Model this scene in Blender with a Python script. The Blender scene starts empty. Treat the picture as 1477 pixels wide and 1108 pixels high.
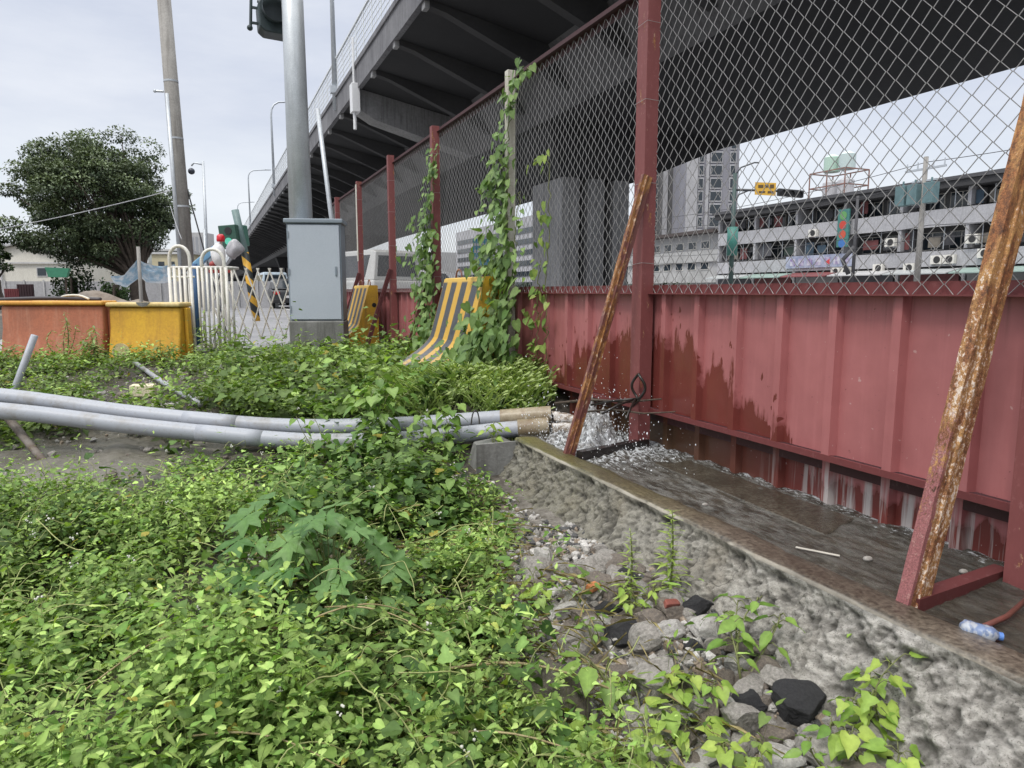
import bpy, bmesh, math, random
import numpy as np
from mathutils import Vector, Matrix, noise as mnoise

random.seed(7)
RNG = np.random.default_rng(11)
C = bpy.context.scene.collection
LIFT = 0.85          # everything is laid out with the lens at z = 0; the road is lifted to z = 0 at the end
PI = math.pi

# ------------------------------------------------------------------ camera geometry
F, CX, CY, HOR = 1000.0, 738.5, 554.0, 420.0
PITCH = math.atan((CY - HOR) / F)
YAW = math.atan(.4385 * math.cos(PITCH))
SN, CS = math.sin(YAW), math.cos(YAW)
def at(px, py, D):
    a = (px - CX) / F; b = (CY - py) / F
    h = math.cos(PITCH) + b * math.sin(PITCH); v = -math.sin(PITCH) + b * math.cos(PITCH)
    l = a / h * D
    return Vector((l * CS + D * SN, -l * SN + D * CS, v / h * D))

# ------------------------------------------------------------------ noise
def _h(ix, iy, iz, seed):
    n = (ix.astype(np.int64) * 374761393 + iy.astype(np.int64) * 668265263 + iz.astype(np.int64) * 2147483647 + seed * 974711) & 0xffffffff
    n = ((n ^ (n >> 13)) * 1274126177) & 0xffffffff
    n = n ^ (n >> 16)
    return (n & 0xffff) / 65535.0
def vnoise(p, seed=0):
    p = np.asarray(p, float); i = np.floor(p).astype(np.int64); f = p - i; f = f * f * (3 - 2 * f)
    r = 0
    for dx in (0, 1):
        for dy in (0, 1):
            for dz in (0, 1):
                w = (f[..., 0] if dx else 1 - f[..., 0]) * (f[..., 1] if dy else 1 - f[..., 1]) * (f[..., 2] if dz else 1 - f[..., 2])
                r = r + w * _h(i[..., 0] + dx, i[..., 1] + dy, i[..., 2] + dz, seed)
    return r * 2 - 1
def fbm(p, oct=4, seed=0):
    p = np.asarray(p, float); a, s, r = 1.0, 0.0, 0
    for o in range(oct):
        r = r + a * vnoise(p * 2 ** o + 17.3 * o, seed + o); s += a; a *= .5
    return r / s
def p3(x, y, z=0.0):
    x = np.asarray(x, float); y = np.asarray(y, float)
    return np.stack([x, y, np.zeros_like(x) + z], -1)

# ------------------------------------------------------------------ materials
def newmat(name):
    m = bpy.data.materials.new(name); m.use_nodes = True
    nt = m.node_tree; b = nt.nodes['Principled BSDF']
    return m, nt, b
def nd(nt, t, **kw):
    n = nt.nodes.new(t)
    for k, v in kw.items():
        if k.startswith('i_'):
            key = k[2:]; key = int(key) if key.isdigit() else key.replace('_', ' ')
            n.inputs[key].default_value = v
        else: setattr(n, k, v)
    return n
def ramp(nt, fac, stops):
    r = nt.nodes.new('ShaderNodeValToRGB'); e = r.color_ramp.elements
    while len(e) < len(stops): e.new(.5)
    for k, (p, c) in enumerate(stops):
        e[k].position = p; e[k].color = (c, c, c, 1) if not hasattr(c, '__len__') else (*c, 1)
    nt.links.new(fac, r.inputs[0]); return r.outputs[0]
def objco(nt, scale=(1, 1, 1)):
    tc = nt.nodes.new('ShaderNodeTexCoord'); mp = nt.nodes.new('ShaderNodeMapping')
    mp.inputs['Scale'].default_value = scale
    nt.links.new(tc.outputs['Object'], mp.inputs[0]); return mp.outputs[0]
def noise(nt, co, scale, detail=6, rough=.6):
    n = nd(nt, 'ShaderNodeTexNoise'); n.inputs['Scale'].default_value = scale
    n.inputs['Detail'].default_value = detail; n.inputs['Roughness'].default_value = rough
    nt.links.new(co, n.inputs['Vector']); return n.outputs['Fac']
def mix(nt, fac, a, b, mode='MIX'):
    m = nt.nodes.new('ShaderNodeMix'); m.data_type = 'RGBA'; m.blend_type = mode
    for sock, v in ((m.inputs[0], fac), (m.inputs[6], a), (m.inputs[7], b)):
        if hasattr(v, 'is_linked'): nt.links.new(v, sock)
        elif hasattr(v, '__len__'): sock.default_value = (*v, 1) if len(v) == 3 else v
        else: sock.default_value = v
    return m.outputs[2]
def math_(nt, op, a, b=0.0, clamp=False):
    m = nt.nodes.new('ShaderNodeMath'); m.operation = op; m.use_clamp = clamp
    for s, v in zip(m.inputs, (a, b)):
        if hasattr(v, 'is_linked'): nt.links.new(v, s)
        else: s.default_value = v
    return m.outputs[0]
def bump(nt, b, h, strength=.3, dist=.01):
    n = nt.nodes.new('ShaderNodeBump'); n.inputs['Strength'].default_value = strength; n.inputs['Distance'].default_value = dist
    nt.links.new(h, n.inputs['Height']); nt.links.new(n.outputs[0], b.inputs['Normal']); return n
def surf(name, c1, c2, scale=4., rough=.7, bmp=.2, bscale=60., metal=0., streak=None, streak_amt=.5, dist=.01, fine=.25, spec=.5):
    """two colours mixed by a broad noise, speckled by a fine one; streak = colour of vertical runs of dirt"""
    m, nt, b = newmat(name); co = objco(nt)
    n1 = noise(nt, co, scale); n2 = noise(nt, co, bscale, 4)
    col = mix(nt, ramp(nt, n1, [(.35, 0), (.65, 1)]), c1, c2)
    if fine: col = mix(nt, fine, col, ramp(nt, n2, [(.3, .25), (.7, .9)]), 'OVERLAY')
    if streak is not None:
        st = noise(nt, objco(nt, (9, 9, .7)), 1.6, 5)
        col = mix(nt, math_(nt, 'MULTIPLY', ramp(nt, st, [(.5, 0), (.72, 1)]), streak_amt), col, streak)
    nt.links.new(col, b.inputs['Base Color'])
    b.inputs['Metallic'].default_value = metal; b.inputs['Specular IOR Level'].default_value = spec
    rr = math_(nt, 'ADD', math_(nt, 'MULTIPLY', n2, .3), rough - .15, True); nt.links.new(rr, b.inputs['Roughness'])
    if bmp: bump(nt, b, n2, bmp, dist)
    return m
def leafmat(name, rough=.5, trans=.34, spec=.24):
    m, nt, b = newmat(name)
    at_ = nd(nt, 'ShaderNodeAttribute', attribute_name='Col')
    n = noise(nt, objco(nt), 55, 3)
    col = mix(nt, .35, at_.outputs['Color'], ramp(nt, n, [(.3, .3), (.7, .75)]), 'OVERLAY')
    nt.links.new(col, b.inputs['Base Color']); b.inputs['Roughness'].default_value = rough
    b.inputs['Specular IOR Level'].default_value = spec
    t = nd(nt, 'ShaderNodeBsdfTranslucent'); nt.links.new(mix(nt, 1.0, col, (.9, 1.0, .35), 'MULTIPLY'), t.inputs[0])
    ms = nd(nt, 'ShaderNodeMixShader'); ms.inputs[0].default_value = trans
    nt.links.new(b.outputs[0], ms.inputs[1]); nt.links.new(t.outputs[0], ms.inputs[2])
    nt.links.new(ms.outputs[0], nt.nodes['Material Output'].inputs[0])
    return m
def plain(name, c, rough=.5, metal=0., spec=.5, emit=None, es=1.):
    m, nt, b = newmat(name)
    n = noise(nt, objco(nt), 12, 5)
    col = mix(nt, .3, (*c, 1), ramp(nt, n, [(.3, .32), (.7, .68)]), 'OVERLAY')
    nt.links.new(col, b.inputs['Base Color'])
    b.inputs['Roughness'].default_value = rough; b.inputs['Metallic'].default_value = metal; b.inputs['Specular IOR Level'].default_value = spec
    if emit: b.inputs['Emission Color'].default_value = (*emit, 1); b.inputs['Emission Strength'].default_value = es
    return m

M = {}
# --- red sheet steel, wet near the gushing pipes
def sheet_mat():
    m, nt, b = newmat('red_sheet')
    tc = nd(nt, 'ShaderNodeTexCoord'); sx = nd(nt, 'ShaderNodeSeparateXYZ'); nt.links.new(tc.outputs['Object'], sx.inputs[0])
    y, z = sx.outputs[1], sx.outputs[2]           # local z = height above the road
    co = tc.outputs['Object']
    n1 = noise(nt, co, 2.5); n2 = noise(nt, co, 90, 3)
    dry = mix(nt, ramp(nt, n1, [(.3, 0), (.7, 1)]), (.42, .148, .147), (.32, .108, .108))
    chalk = noise(nt, objco(nt, (30, 30, 2.2)), 1.0, 5)
    dry = mix(nt, math_(nt, 'MULTIPLY', ramp(nt, chalk, [(.5, 0), (.75, 1)]), .35), dry, (.46, .17, .17))
    # height of the wet line as a function of the distance from the splash
    d = math_(nt, 'ABSOLUTE', math_(nt, 'SUBTRACT', y, 3.65))
    line = math_(nt, 'SUBTRACT', .62, math_(nt, 'MULTIPLY', math_(nt, 'POWER', d, 2.2), .27))
    drip = noise(nt, objco(nt, (1, 10, .55)), 1.3, 3, .55)
    blob = noise(nt, objco(nt, (1, 16, 5.0)), 1.0, 4)
    line = math_(nt, 'ADD', line, math_(nt, 'MULTIPLY', math_(nt, 'SUBTRACT', drip, .5), .62))
    line = math_(nt, 'ADD', line, math_(nt, 'MULTIPLY', math_(nt, 'SUBTRACT', blob, .5), .50))
    spots = noise(nt, objco(nt, (1, 30, 13)), 1.0, 2, .4)
    line = math_(nt, 'ADD', line, math_(nt, 'MULTIPLY', ramp(nt, spots, [(.62, 0), (.70, 1)]), .20))
    wet = math_(nt, 'MULTIPLY', math_(nt, 'SUBTRACT', line, z), 14, True)
    low = math_(nt, 'MULTIPLY', math_(nt, 'SUBTRACT', math_(nt, 'ADD', .02, math_(nt, 'MULTIPLY', math_(nt, 'SUBTRACT', blob, .5), .22)), z), 40, True)
    wet = math_(nt, 'MAXIMUM', wet, low)
    wetc = mix(nt, ramp(nt, n1, [(.3, 0), (.7, 1)]), (.19, .045, .038), (.135, .034, .028))
    col = mix(nt, wet, dry, wetc)
    # lime runs on the low panel
    lime = noise(nt, objco(nt, (1, 14, .7)), 1.5, 4)
    lm = math_(nt, 'MULTIPLY', ramp(nt, lime, [(.50, 0), (.60, 1)]), math_(nt, 'MULTIPLY', math_(nt, 'SUBTRACT', .11, z), 12, True))
    lm = math_(nt, 'MULTIPLY', lm, math_(nt, 'MULTIPLY', math_(nt, 'SUBTRACT', 2.7, y), 2.0, True))
    col = mix(nt, math_(nt, 'MULTIPLY', lm, .85), col, (.52, .49, .47))
    # scum near the gushing water: browny
    sc = math_(nt, 'MULTIPLY', math_(nt, 'MULTIPLY', math_(nt, 'SUBTRACT', .14, z), 10, True), math_(nt, 'SUBTRACT', 1.25, math_(nt, 'MULTIPLY', d, 1.0), True))
    col = mix(nt, math_(nt, 'MULTIPLY', sc, .8), col, mix(nt, n1, (.045, .032, .018), (.12, .09, .05)))
    sp = noise(nt, co, 38, 2)
    col = mix(nt, math_(nt, 'MULTIPLY', ramp(nt, sp, [(.72, 0), (.75, 1)]), .5), col, (.55, .4, .38))
    col = mix(nt, math_(nt, 'MULTIPLY', ramp(nt, sp, [(.24, 1), (.27, 0)]), .6), col, (.07, .02, .02))
    nt.links.new(col, b.inputs['Base Color'])
    sp_ = noise(nt, objco(nt, (1, 3, .5)), 2.0, 5)
    nt.links.new(mix(nt, wet, mix(nt, sp_, (.42, .42, .42), (.62, .62, .62)), (.22, .22, .22)), b.inputs['Roughness'])
    # rust and grime creeping down from the rail, mud splashed up from the ground
    gr = noise(nt, objco(nt, (1, 26, 1.1)), 1.0, 5); top = math_(nt, 'MULTIPLY', math_(nt, 'SUBTRACT', z, .62), 4.5, True)
    gcol = mix(nt, math_(nt, 'MULTIPLY', math_(nt, 'MULTIPLY', ramp(nt, gr, [(.52, 0), (.68, 1)]), top), .55), col, (.10, .045, .035))
    nt.links.new(gcol, b.inputs['Base Color'])
    n5 = noise(nt, objco(nt, (1, 2.2, 1.3)), 1.7, 2)
    bp = bump(nt, b, n2, .06, .004); b5 = nt.nodes.new('ShaderNodeBump'); b5.inputs['Strength'].default_value = .55; b5.inputs['Distance'].default_value = .03
    nt.links.new(n5, b5.inputs['Height']); nt.links.new(b5.outputs[0], bp.inputs['Normal'])
    return m
M['sheet'] = sheet_mat()
def redpaint(name, rustamt, c=(.25, .05, .05)):
    m, nt, b = newmat(name); co = objco(nt)
    n1 = noise(nt, objco(nt, (9, 9, 3.2)), 1.6, 8, .68); n2 = noise(nt, objco(nt, (34, 34, 17)), 1.5, 9, .74); n3 = noise(nt, co, 160, 4, .7)
    base = mix(nt, n1, c, tuple(v * .62 for v in c))
    base = mix(nt, math_(nt, 'MULTIPLY', ramp(nt, n2, [(.56, 0), (.70, 1)]), .4), base, tuple(min(1, v * 1.3 + .10) for v in c))
    rust = mix(nt, ramp(nt, n2, [(.36, 0), (.60, 1)]), (.035, .016, .010), (.24, .085, .028))
    rust = mix(nt, ramp(nt, n1, [(.45, 0), (.62, .8)]), rust, (.36, .17, .05))
    rust = mix(nt, math_(nt, 'MULTIPLY', ramp(nt, n2, [(.55, 0), (.63, 1)]), .7), rust, (.60, .48, .36))
    rust = mix(nt, .55, rust, ramp(nt, n3, [(.3, .2), (.7, .85)]), 'OVERLAY')
    f = ramp(nt, math_(nt, 'ADD', math_(nt, 'MULTIPLY', n1, .7), math_(nt, 'MULTIPLY', n2, .3)), [(.62 - rustamt * .35, 0), (.66 - rustamt * .35, 1)])
    col = mix(nt, f, base, rust)
    nt.links.new(col, b.inputs['Base Color']); b.inputs['Roughness'].default_value = .6
    bump(nt, b, math_(nt, 'ADD', n2, math_(nt, 'MULTIPLY', n3, .5)), .4 * min(1, rustamt + .15), .006)
    return m
M['post'] = redpaint('red_post_paint', .10, (.255, .075, .072))
M['rail'] = redpaint('red_rail_paint', -.3, (.19, .045, .045))
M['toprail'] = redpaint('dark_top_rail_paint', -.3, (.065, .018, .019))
M['darkred'] = redpaint('dark_red_steel', -.3, (.125, .03, .03))
M['rusty'] = redpaint('flaking_rusty_steel', .62, (.30, .10, .10))
M['rusty2'] = redpaint('worn_rusty_steel', .42, (.17, .06, .05))
M['cream'] = surf('cream_post', (.62, .60, .52), (.48, .45, .38), 6, .6, .1, streak=(.25, .16, .10), streak_amt=.5)
def wiremat():
    m, nt, b = newmat('galvanised_wire'); n = noise(nt, objco(nt), 9, 3)
    col = mix(nt, n, (.24, .235, .23), (.44, .43, .42)); nt.links.new(col, b.inputs['Base Color'])
    b.inputs['Metallic'].default_value = .35; b.inputs['Roughness'].default_value = .45; return m
M['wire'] = wiremat()
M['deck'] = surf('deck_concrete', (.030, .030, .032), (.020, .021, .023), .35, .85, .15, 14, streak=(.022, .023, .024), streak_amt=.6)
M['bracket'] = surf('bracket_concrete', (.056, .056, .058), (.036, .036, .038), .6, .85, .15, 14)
M['parapet'] = surf('parapet_concrete', (.20, .20, .21), (.12, .12, .13), 1.2, .85, .1, 20, streak=(.07, .07, .075), streak_amt=.8)
M['endblock'] = surf('end_block_concrete', (.34, .34, .34), (.24, .24, .24), .8, .85, .1, 18)
M['pier'] = surf('pier_concrete', (.30, .30, .30), (.20, .20, .202), .5, .85, .1, 18, streak=(.04, .04, .041), streak_amt=.6)
M['screen'] = plain('pale_screen', (.70, .73, .75), .4)
M['lampgrey'] = plain('galvanised_grey', (.46, .49, .52), .45, .3)
def polemat():
    return surf('silver_pole', (.50, .53, .55), (.40, .43, .45), 2.5, .42, .06, 80, .35, streak=(.30, .31, .31), streak_amt=.5)
M['silver'] = polemat()
M['cab'] = surf('grey_cabinet_paint', (.43, .475, .53), (.40, .445, .50), 1.5, .45, .03, 60, fine=.06)
M['cabdark'] = surf('grey_cabinet_trim', (.24, .28, .32), (.20, .24, .28), 2, .5, .03, 60, fine=.06)
M['conc'] = surf('grey_concrete', (.22, .22, .21), (.14, .14, .13), 3, .85, .4, 50, streak=(.07, .07, .06), streak_amt=.7)
def pvc():
    m, nt, b = newmat('grey_pvc'); co = objco(nt)
    n1 = noise(nt, objco(nt, (2, 2, 2)), 1.5, 6); n2 = noise(nt, co, 55, 5)
    col = mix(nt, n1, (.37, .39, .43), (.29, .31, .345))
    col = mix(nt, math_(nt, 'MULTIPLY', ramp(nt, n2, [(.57, 0), (.70, 1)]), .5), col, (.20, .18, .15))
    n4 = noise(nt, objco(nt, (3, 3, 3)), 1.3, 7, .7); col = mix(nt, math_(nt, 'MULTIPLY', ramp(nt, n4, [(.54, 0), (.68, 1)]), .55), col, (.21, .19, .155))
    sx = nd(nt, 'ShaderNodeSeparateXYZ'); tc = nd(nt, 'ShaderNodeTexCoord'); nt.links.new(tc.outputs['Object'], sx.inputs[0])
    nt.links.new(col, b.inputs['Base Color']); b.inputs['Roughness'].default_value = .45
    bump(nt, b, n2, .05, .004); return m
M['pvc'] = pvc()
M['pvcend'] = surf('stained_beige_pvc', (.36, .31, .22), (.17, .125, .07), 6, .35, .1, 60, streak=(.16, .10, .05), streak_amt=.7)
M['rubberband'] = plain('dark_strap', (.05, .045, .04), .6)
def curbmat():
    m, nt, b = newmat('rough_concrete'); co = objco(nt)
    n1 = noise(nt, co, 3.2, 7, .62); n2 = noise(nt, objco(nt, (38, 30, 55)), 1.0, 12, .80); n3 = noise(nt, co, 150, 6, .8)
    col = mix(nt, ramp(nt, n2, [(.38, 0), (.60, 1)]), (.20, .188, .165), (.46, .44, .40))
    col = mix(nt, math_(nt, 'MULTIPLY', ramp(nt, n1, [(.30, 1), (.46, 0)]), .45), col, (.40, .39, .37))
    col = mix(nt, math_(nt, 'MULTIPLY', ramp(nt, n1, [(.52, 0), (.7, 1)]), .5), col, (.13, .10, .065))
    sx = nd(nt, 'ShaderNodeSeparateXYZ'); tc = nd(nt, 'ShaderNodeTexCoord'); nt.links.new(tc.outputs['Object'], sx.inputs[0])
    mossy = math_(nt, 'MULTIPLY', math_(nt, 'SUBTRACT', sx.outputs[1], -.1), .60, True)
    mf = math_(nt, 'MULTIPLY', mossy, ramp(nt, n2, [(.35, .25), (.6, 1)]))
    col = mix(nt, math_(nt, 'MULTIPLY', mf, .82), col, mix(nt, n1, (.04, .05, .018), (.15, .125, .06)))
    col = mix(nt, math_(nt, 'MULTIPLY', ramp(nt, n3, [(.38, 1), (.44, 0)]), .85), col, (.035, .032, .027))
    col = mix(nt, math_(nt, 'MULTIPLY', ramp(nt, n3, [(.60, 0), (.68, 1)]), .7), col, (.55, .53, .49))
    vor = nt.nodes.new('ShaderNodeTexVoronoi'); vor.feature = 'DISTANCE_TO_EDGE'; vor.inputs['Scale'].default_value = 3.2
    wob = nt.nodes.new('ShaderNodeVectorMath'); wob.operation = 'ADD'; nzc = nd(nt, 'ShaderNodeTexNoise'); nzc.inputs['Scale'].default_value = 9; nt.links.new(co, nzc.inputs['Vector'])
    sc_ = nt.nodes.new('ShaderNodeVectorMath'); sc_.operation = 'SCALE'; sc_.inputs['Scale'].default_value = .22; nt.links.new(nzc.outputs['Color'], sc_.inputs[0]); nt.links.new(co, wob.inputs[0]); nt.links.new(sc_.outputs[0], wob.inputs[1]); nt.links.new(wob.outputs[0], vor.inputs['Vector'])
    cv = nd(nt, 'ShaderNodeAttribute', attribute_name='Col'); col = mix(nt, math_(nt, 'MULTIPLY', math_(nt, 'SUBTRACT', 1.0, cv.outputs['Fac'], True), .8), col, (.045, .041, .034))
    crack = math_(nt, 'MULTIPLY', ramp(nt, vor.outputs['Distance'], [(.004, 1), (.016, 0)]), ramp(nt, n1, [(.48, 0), (.56, 1)]))
    col = mix(nt, math_(nt, 'MULTIPLY', crack, .7), col, (.04, .036, .03))
    nt.links.new(col, b.inputs['Base Color']); b.inputs['Roughness'].default_value = .8
    bump(nt, b, math_(nt, 'ADD', n2, math_(nt, 'MULTIPLY', n3, 1.3)), .5, .014); return m
M['curb'] = curbmat()
def capmat():
    m, nt, b = newmat('wet_concrete_top'); co = objco(nt)
    n1 = noise(nt, co, 4, 7, .6); n2 = noise(nt, co, 60, 6, .65)
    col = mix(nt, ramp(nt, n1, [(.35, 0), (.65, 1)]), (.060, .050, .037), (.13, .11, .085))
    sx = nd(nt, 'ShaderNodeSeparateXYZ'); tc = nd(nt, 'ShaderNodeTexCoord'); nt.links.new(tc.outputs['Object'], sx.inputs[0])
    moss = math_(nt, 'MULTIPLY', math_(nt, 'SUBTRACT', sx.outputs[1], .5), .7, True)
    col = mix(nt, math_(nt, 'MULTIPLY', moss, ramp(nt, n1, [(.35, .3), (.6, .9)])), col, (.11, .105, .025))
    col = mix(nt, .7, col, ramp(nt, n2, [(.35, .1), (.65, .9)]), 'OVERLAY')
    lip = math_(nt, 'MULTIPLY', math_(nt, 'SUBTRACT', -.027, sx.outputs[0]), 160, True)
    col = mix(nt, math_(nt, 'MULTIPLY', lip, ramp(nt, n1, [(.35, .35), (.6, .9)])), col, (.36, .33, .27))
    nt.links.new(col, b.inputs['Base Color']); b.inputs['Roughness'].default_value = .30
    bump(nt, b, n2, .5, .008); return m
M['cap'] = capmat()
def groundmat():
    m, nt, b = newmat('dark_soil'); co = objco(nt)
    n1 = noise(nt, co, 1.2, 6); n2 = noise(nt, co, 22, 8, .7)
    col = mix(nt, ramp(nt, n1, [(.35, 0), (.65, 1)]), (.030, .025, .018), (.065, .054, .040))
    col = mix(nt, ramp(nt, n2, [(.48, 0), (.72, .9)]), col, (.12, .108, .09))
    tc = nd(nt, 'ShaderNodeTexCoord'); sx = nd(nt, 'ShaderNodeSeparateXYZ'); nt.links.new(tc.outputs['Object'], sx.inputs[0])
    ex = math_(nt, 'POWER', math_(nt, 'ABSOLUTE', math_(nt, 'DIVIDE', math_(nt, 'ADD', sx.outputs[0], .85), 1.25)), 2.0); ey = math_(nt, 'POWER', math_(nt, 'ABSOLUTE', math_(nt, 'DIVIDE', math_(nt, 'SUBTRACT', sx.outputs[1], 5.2), 1.0)), 2.0)
    mm = math_(nt, 'MULTIPLY', math_(nt, 'SUBTRACT', math_(nt, 'ADD', 1.0, math_(nt, 'MULTIPLY', math_(nt, 'SUBTRACT', n1, .5), 1.6)), math_(nt, 'ADD', ex, ey)), 2.2, True)
    mudc = mix(nt, ramp(nt, n2, [(.35, 0), (.65, 1)]), (.075, .066, .05), (.20, .185, .155))
    mudc = mix(nt, math_(nt, 'MULTIPLY', ramp(nt, n1, [(.40, 1), (.55, 0)]), .5), mudc, (.10, .09, .07))
    col = mix(nt, mm, col, mudc)
    rb = math_(nt, 'MULTIPLY', math_(nt, 'MULTIPLY', math_(nt, 'SUBTRACT', math_(nt, 'ADD', sx.outputs[0], math_(nt, 'MULTIPLY', math_(nt, 'SUBTRACT', n2, .5), .8)), .85), 3.0, True), math_(nt, 'SUBTRACT', 4.0, sx.outputs[1], True))
    col = mix(nt, math_(nt, 'MULTIPLY', rb, .75), col, mix(nt, ramp(nt, n2, [(.35, 0), (.65, 1)]), (.10, .088, .07), (.30, .28, .25)))
    nt.links.new(col, b.inputs['Base Color']); wetm = math_(nt, 'MULTIPLY', mm, ramp(nt, n1, [(.42, 1), (.58, .2)]))
    nt.links.new(mix(nt, wetm, (.8, .8, .8), (.22, .22, .22)), b.inputs['Roughness'])
    bump(nt, b, n2, .6, .02); return m
M['soil'] = groundmat()
M['road'] = surf('worn_asphalt', (.30, .30, .31), (.20, .20, .21), .5, .55, .2, 45)
M['stone'] = surf('broken_concrete', (.34, .32, .29), (.19, .178, .16), 9, .8, .6, 70, fine=.5)
M['stone2'] = surf('pale_broken_concrete', (.42, .405, .38), (.27, .26, .24), 9, .8, .5, 70, fine=.45)
M['stone3'] = surf('mossy_boulder', (.085, .075, .058), (.14, .125, .10), 9, .85, .8, 60, fine=.6)
M['asph'] = surf('asphalt_chunk', (.028, .028, .031), (.05, .05, .053), 14, .75, .9, 120, fine=.6)
M['brick'] = surf('red_brick', (.24, .07, .05), (.16, .06, .05), 14, .8, .5, 80)
M['orange'] = surf('orange_tile', (.50, .19, .07), (.42, .15, .06), 14, .7, .3, 80)
M['leaf'] = leafmat('weed_leaf')
M['vineleaf'] = leafmat('vine_leaf', .38, .32)
M['treeleaf'] = leafmat('tree_leaf', .4, .12, .3)
M['bark'] = surf('bark', (.09, .07, .055), (.05, .04, .032), 6, .9, .8, 40)
M['stem'] = surf('green_stem', (.16, .18, .06), (.12, .13, .05), 20, .6, .1, 80)
M['straw'] = surf('dry_straw', (.38, .32, .17), (.26, .20, .10), 20, .7, .2, 80)
M['twig'] = surf('dark_twig', (.05, .035, .025), (.09, .065, .045), 20, .7, .4, 80)

# ------------------------------------------------------------------ mesh builder
class MB:
    def __init__(s): s.v, s.f = [], []
    def add(s, vs, fs):
        n = len(s.v); s.v += [tuple(v) for v in vs]; s.f += [tuple(i + n for i in f) for f in fs]; return s
    def box(s, x0, x1, y0, y1, z0, z1):
        return s.add([(x0, y0, z0), (x1, y0, z0), (x1, y1, z0), (x0, y1, z0), (x0, y0, z1), (x1, y0, z1), (x1, y1, z1), (x0, y1, z1)],
                     [(0, 3, 2, 1), (4, 5, 6, 7), (0, 1, 5, 4), (1, 2, 6, 5), (2, 3, 7, 6), (3, 0, 4, 7)])
    def bar(s, p, q, w, h, up=(0, 0, 1)):
        p, q, up = Vector(p), Vector(q), Vector(up); d = (q - p).normalized(); a = d.cross(up).normalized(); b = a.cross(d)
        vs = [e + a * (i * w / 2) + b * (j * h / 2) for e in (p, q) for i, j in ((-1, -1), (1, -1), (1, 1), (-1, 1))]
        return s.add(vs, [(0, 1, 2, 3), (7, 6, 5, 4), (0, 4, 5, 1), (1, 5, 6, 2), (2, 6, 7, 3), (3, 7, 4, 0)])
    def tube(s, pts, r, n=8, cap=True):
        pts = [Vector(p) for p in pts]; k = len(pts); rs = r if hasattr(r, '__len__') else [r] * k
        vs, fs = [], []; prev = None
        for i, p in enumerate(pts):
            d = ((pts[min(i + 1, k - 1)] - p).normalized() + (p - pts[max(i - 1, 0)]).normalized())
            d = d.normalized() if d.length > 1e-6 else Vector((0, 0, 1))
            if prev is None:
                a = d.cross(Vector((0, 0, 1)) if abs(d.z) < .9 else Vector((1, 0, 0))).normalized()
            else:
                a = (prev - d * prev.dot(d)).normalized()
            prev = a; b = d.cross(a)
            for j in range(n):
                t = 2 * PI * j / n; vs.append(p + (a * math.cos(t) + b * math.sin(t)) * rs[i])
        for i in range(k - 1):
            for j in range(n):
                j2 = (j + 1) % n; fs.append((i * n + j, i * n + j2, (i + 1) * n + j2, (i + 1) * n + j))
        if cap: fs += [tuple(range(n))[::-1], tuple((k - 1) * n + j for j in range(n))]
        return s.add(vs, fs)
    def cyl(s, c, r, h, n=16, r2=None):
        c = Vector(c); return s.tube([c, c + Vector((0, 0, h))], [r, r if r2 is None else r2], n)
    def prism(s, poly, t0, t1, ax='y'):
        """poly in (x,z) extruded along y, or (y,z) along x, or (x,y) along z"""
        f = {'y': lambda a, b, t: (a, t, b), 'x': lambda a, b, t: (t, a, b), 'z': lambda a, b, t: (a, b, t)}[ax]
        n = len(poly); vs = [f(a, b, t) for t in (t0, t1) for a, b in poly]
        fs = [tuple(range(n)), tuple(range(2 * n - 1, n - 1, -1))] + [(i, i + n, (i + 1) % n + n, (i + 1) % n) for i in range(n)]
        return s.add(vs, fs)
    def ico(s, c, r, sub=1, sc=(1, 1, 1)):
        v, f = ICO[sub]; c = np.array(c); return s.add(v * r * np.array(sc) + c, f)
    def build(s, name, m, parent=None, smooth=False, bevel=0., local=False, base=None, seg=2):
        V = np.array(s.v, float).reshape(-1, 3)
        return mk(name, V, s.f, m, parent, smooth, bevel, local, base, seg)
def _ico(sub):
    bm = bmesh.new(); bmesh.ops.create_icosphere(bm, subdivisions=sub, radius=1)
    v = np.array([x.co[:] for x in bm.verts]); f = [tuple(y.index for y in x.verts) for x in bm.faces]; bm.free(); return v, f
ICO = {k: _ico(k) for k in (1, 2, 3, 4)}
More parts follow.
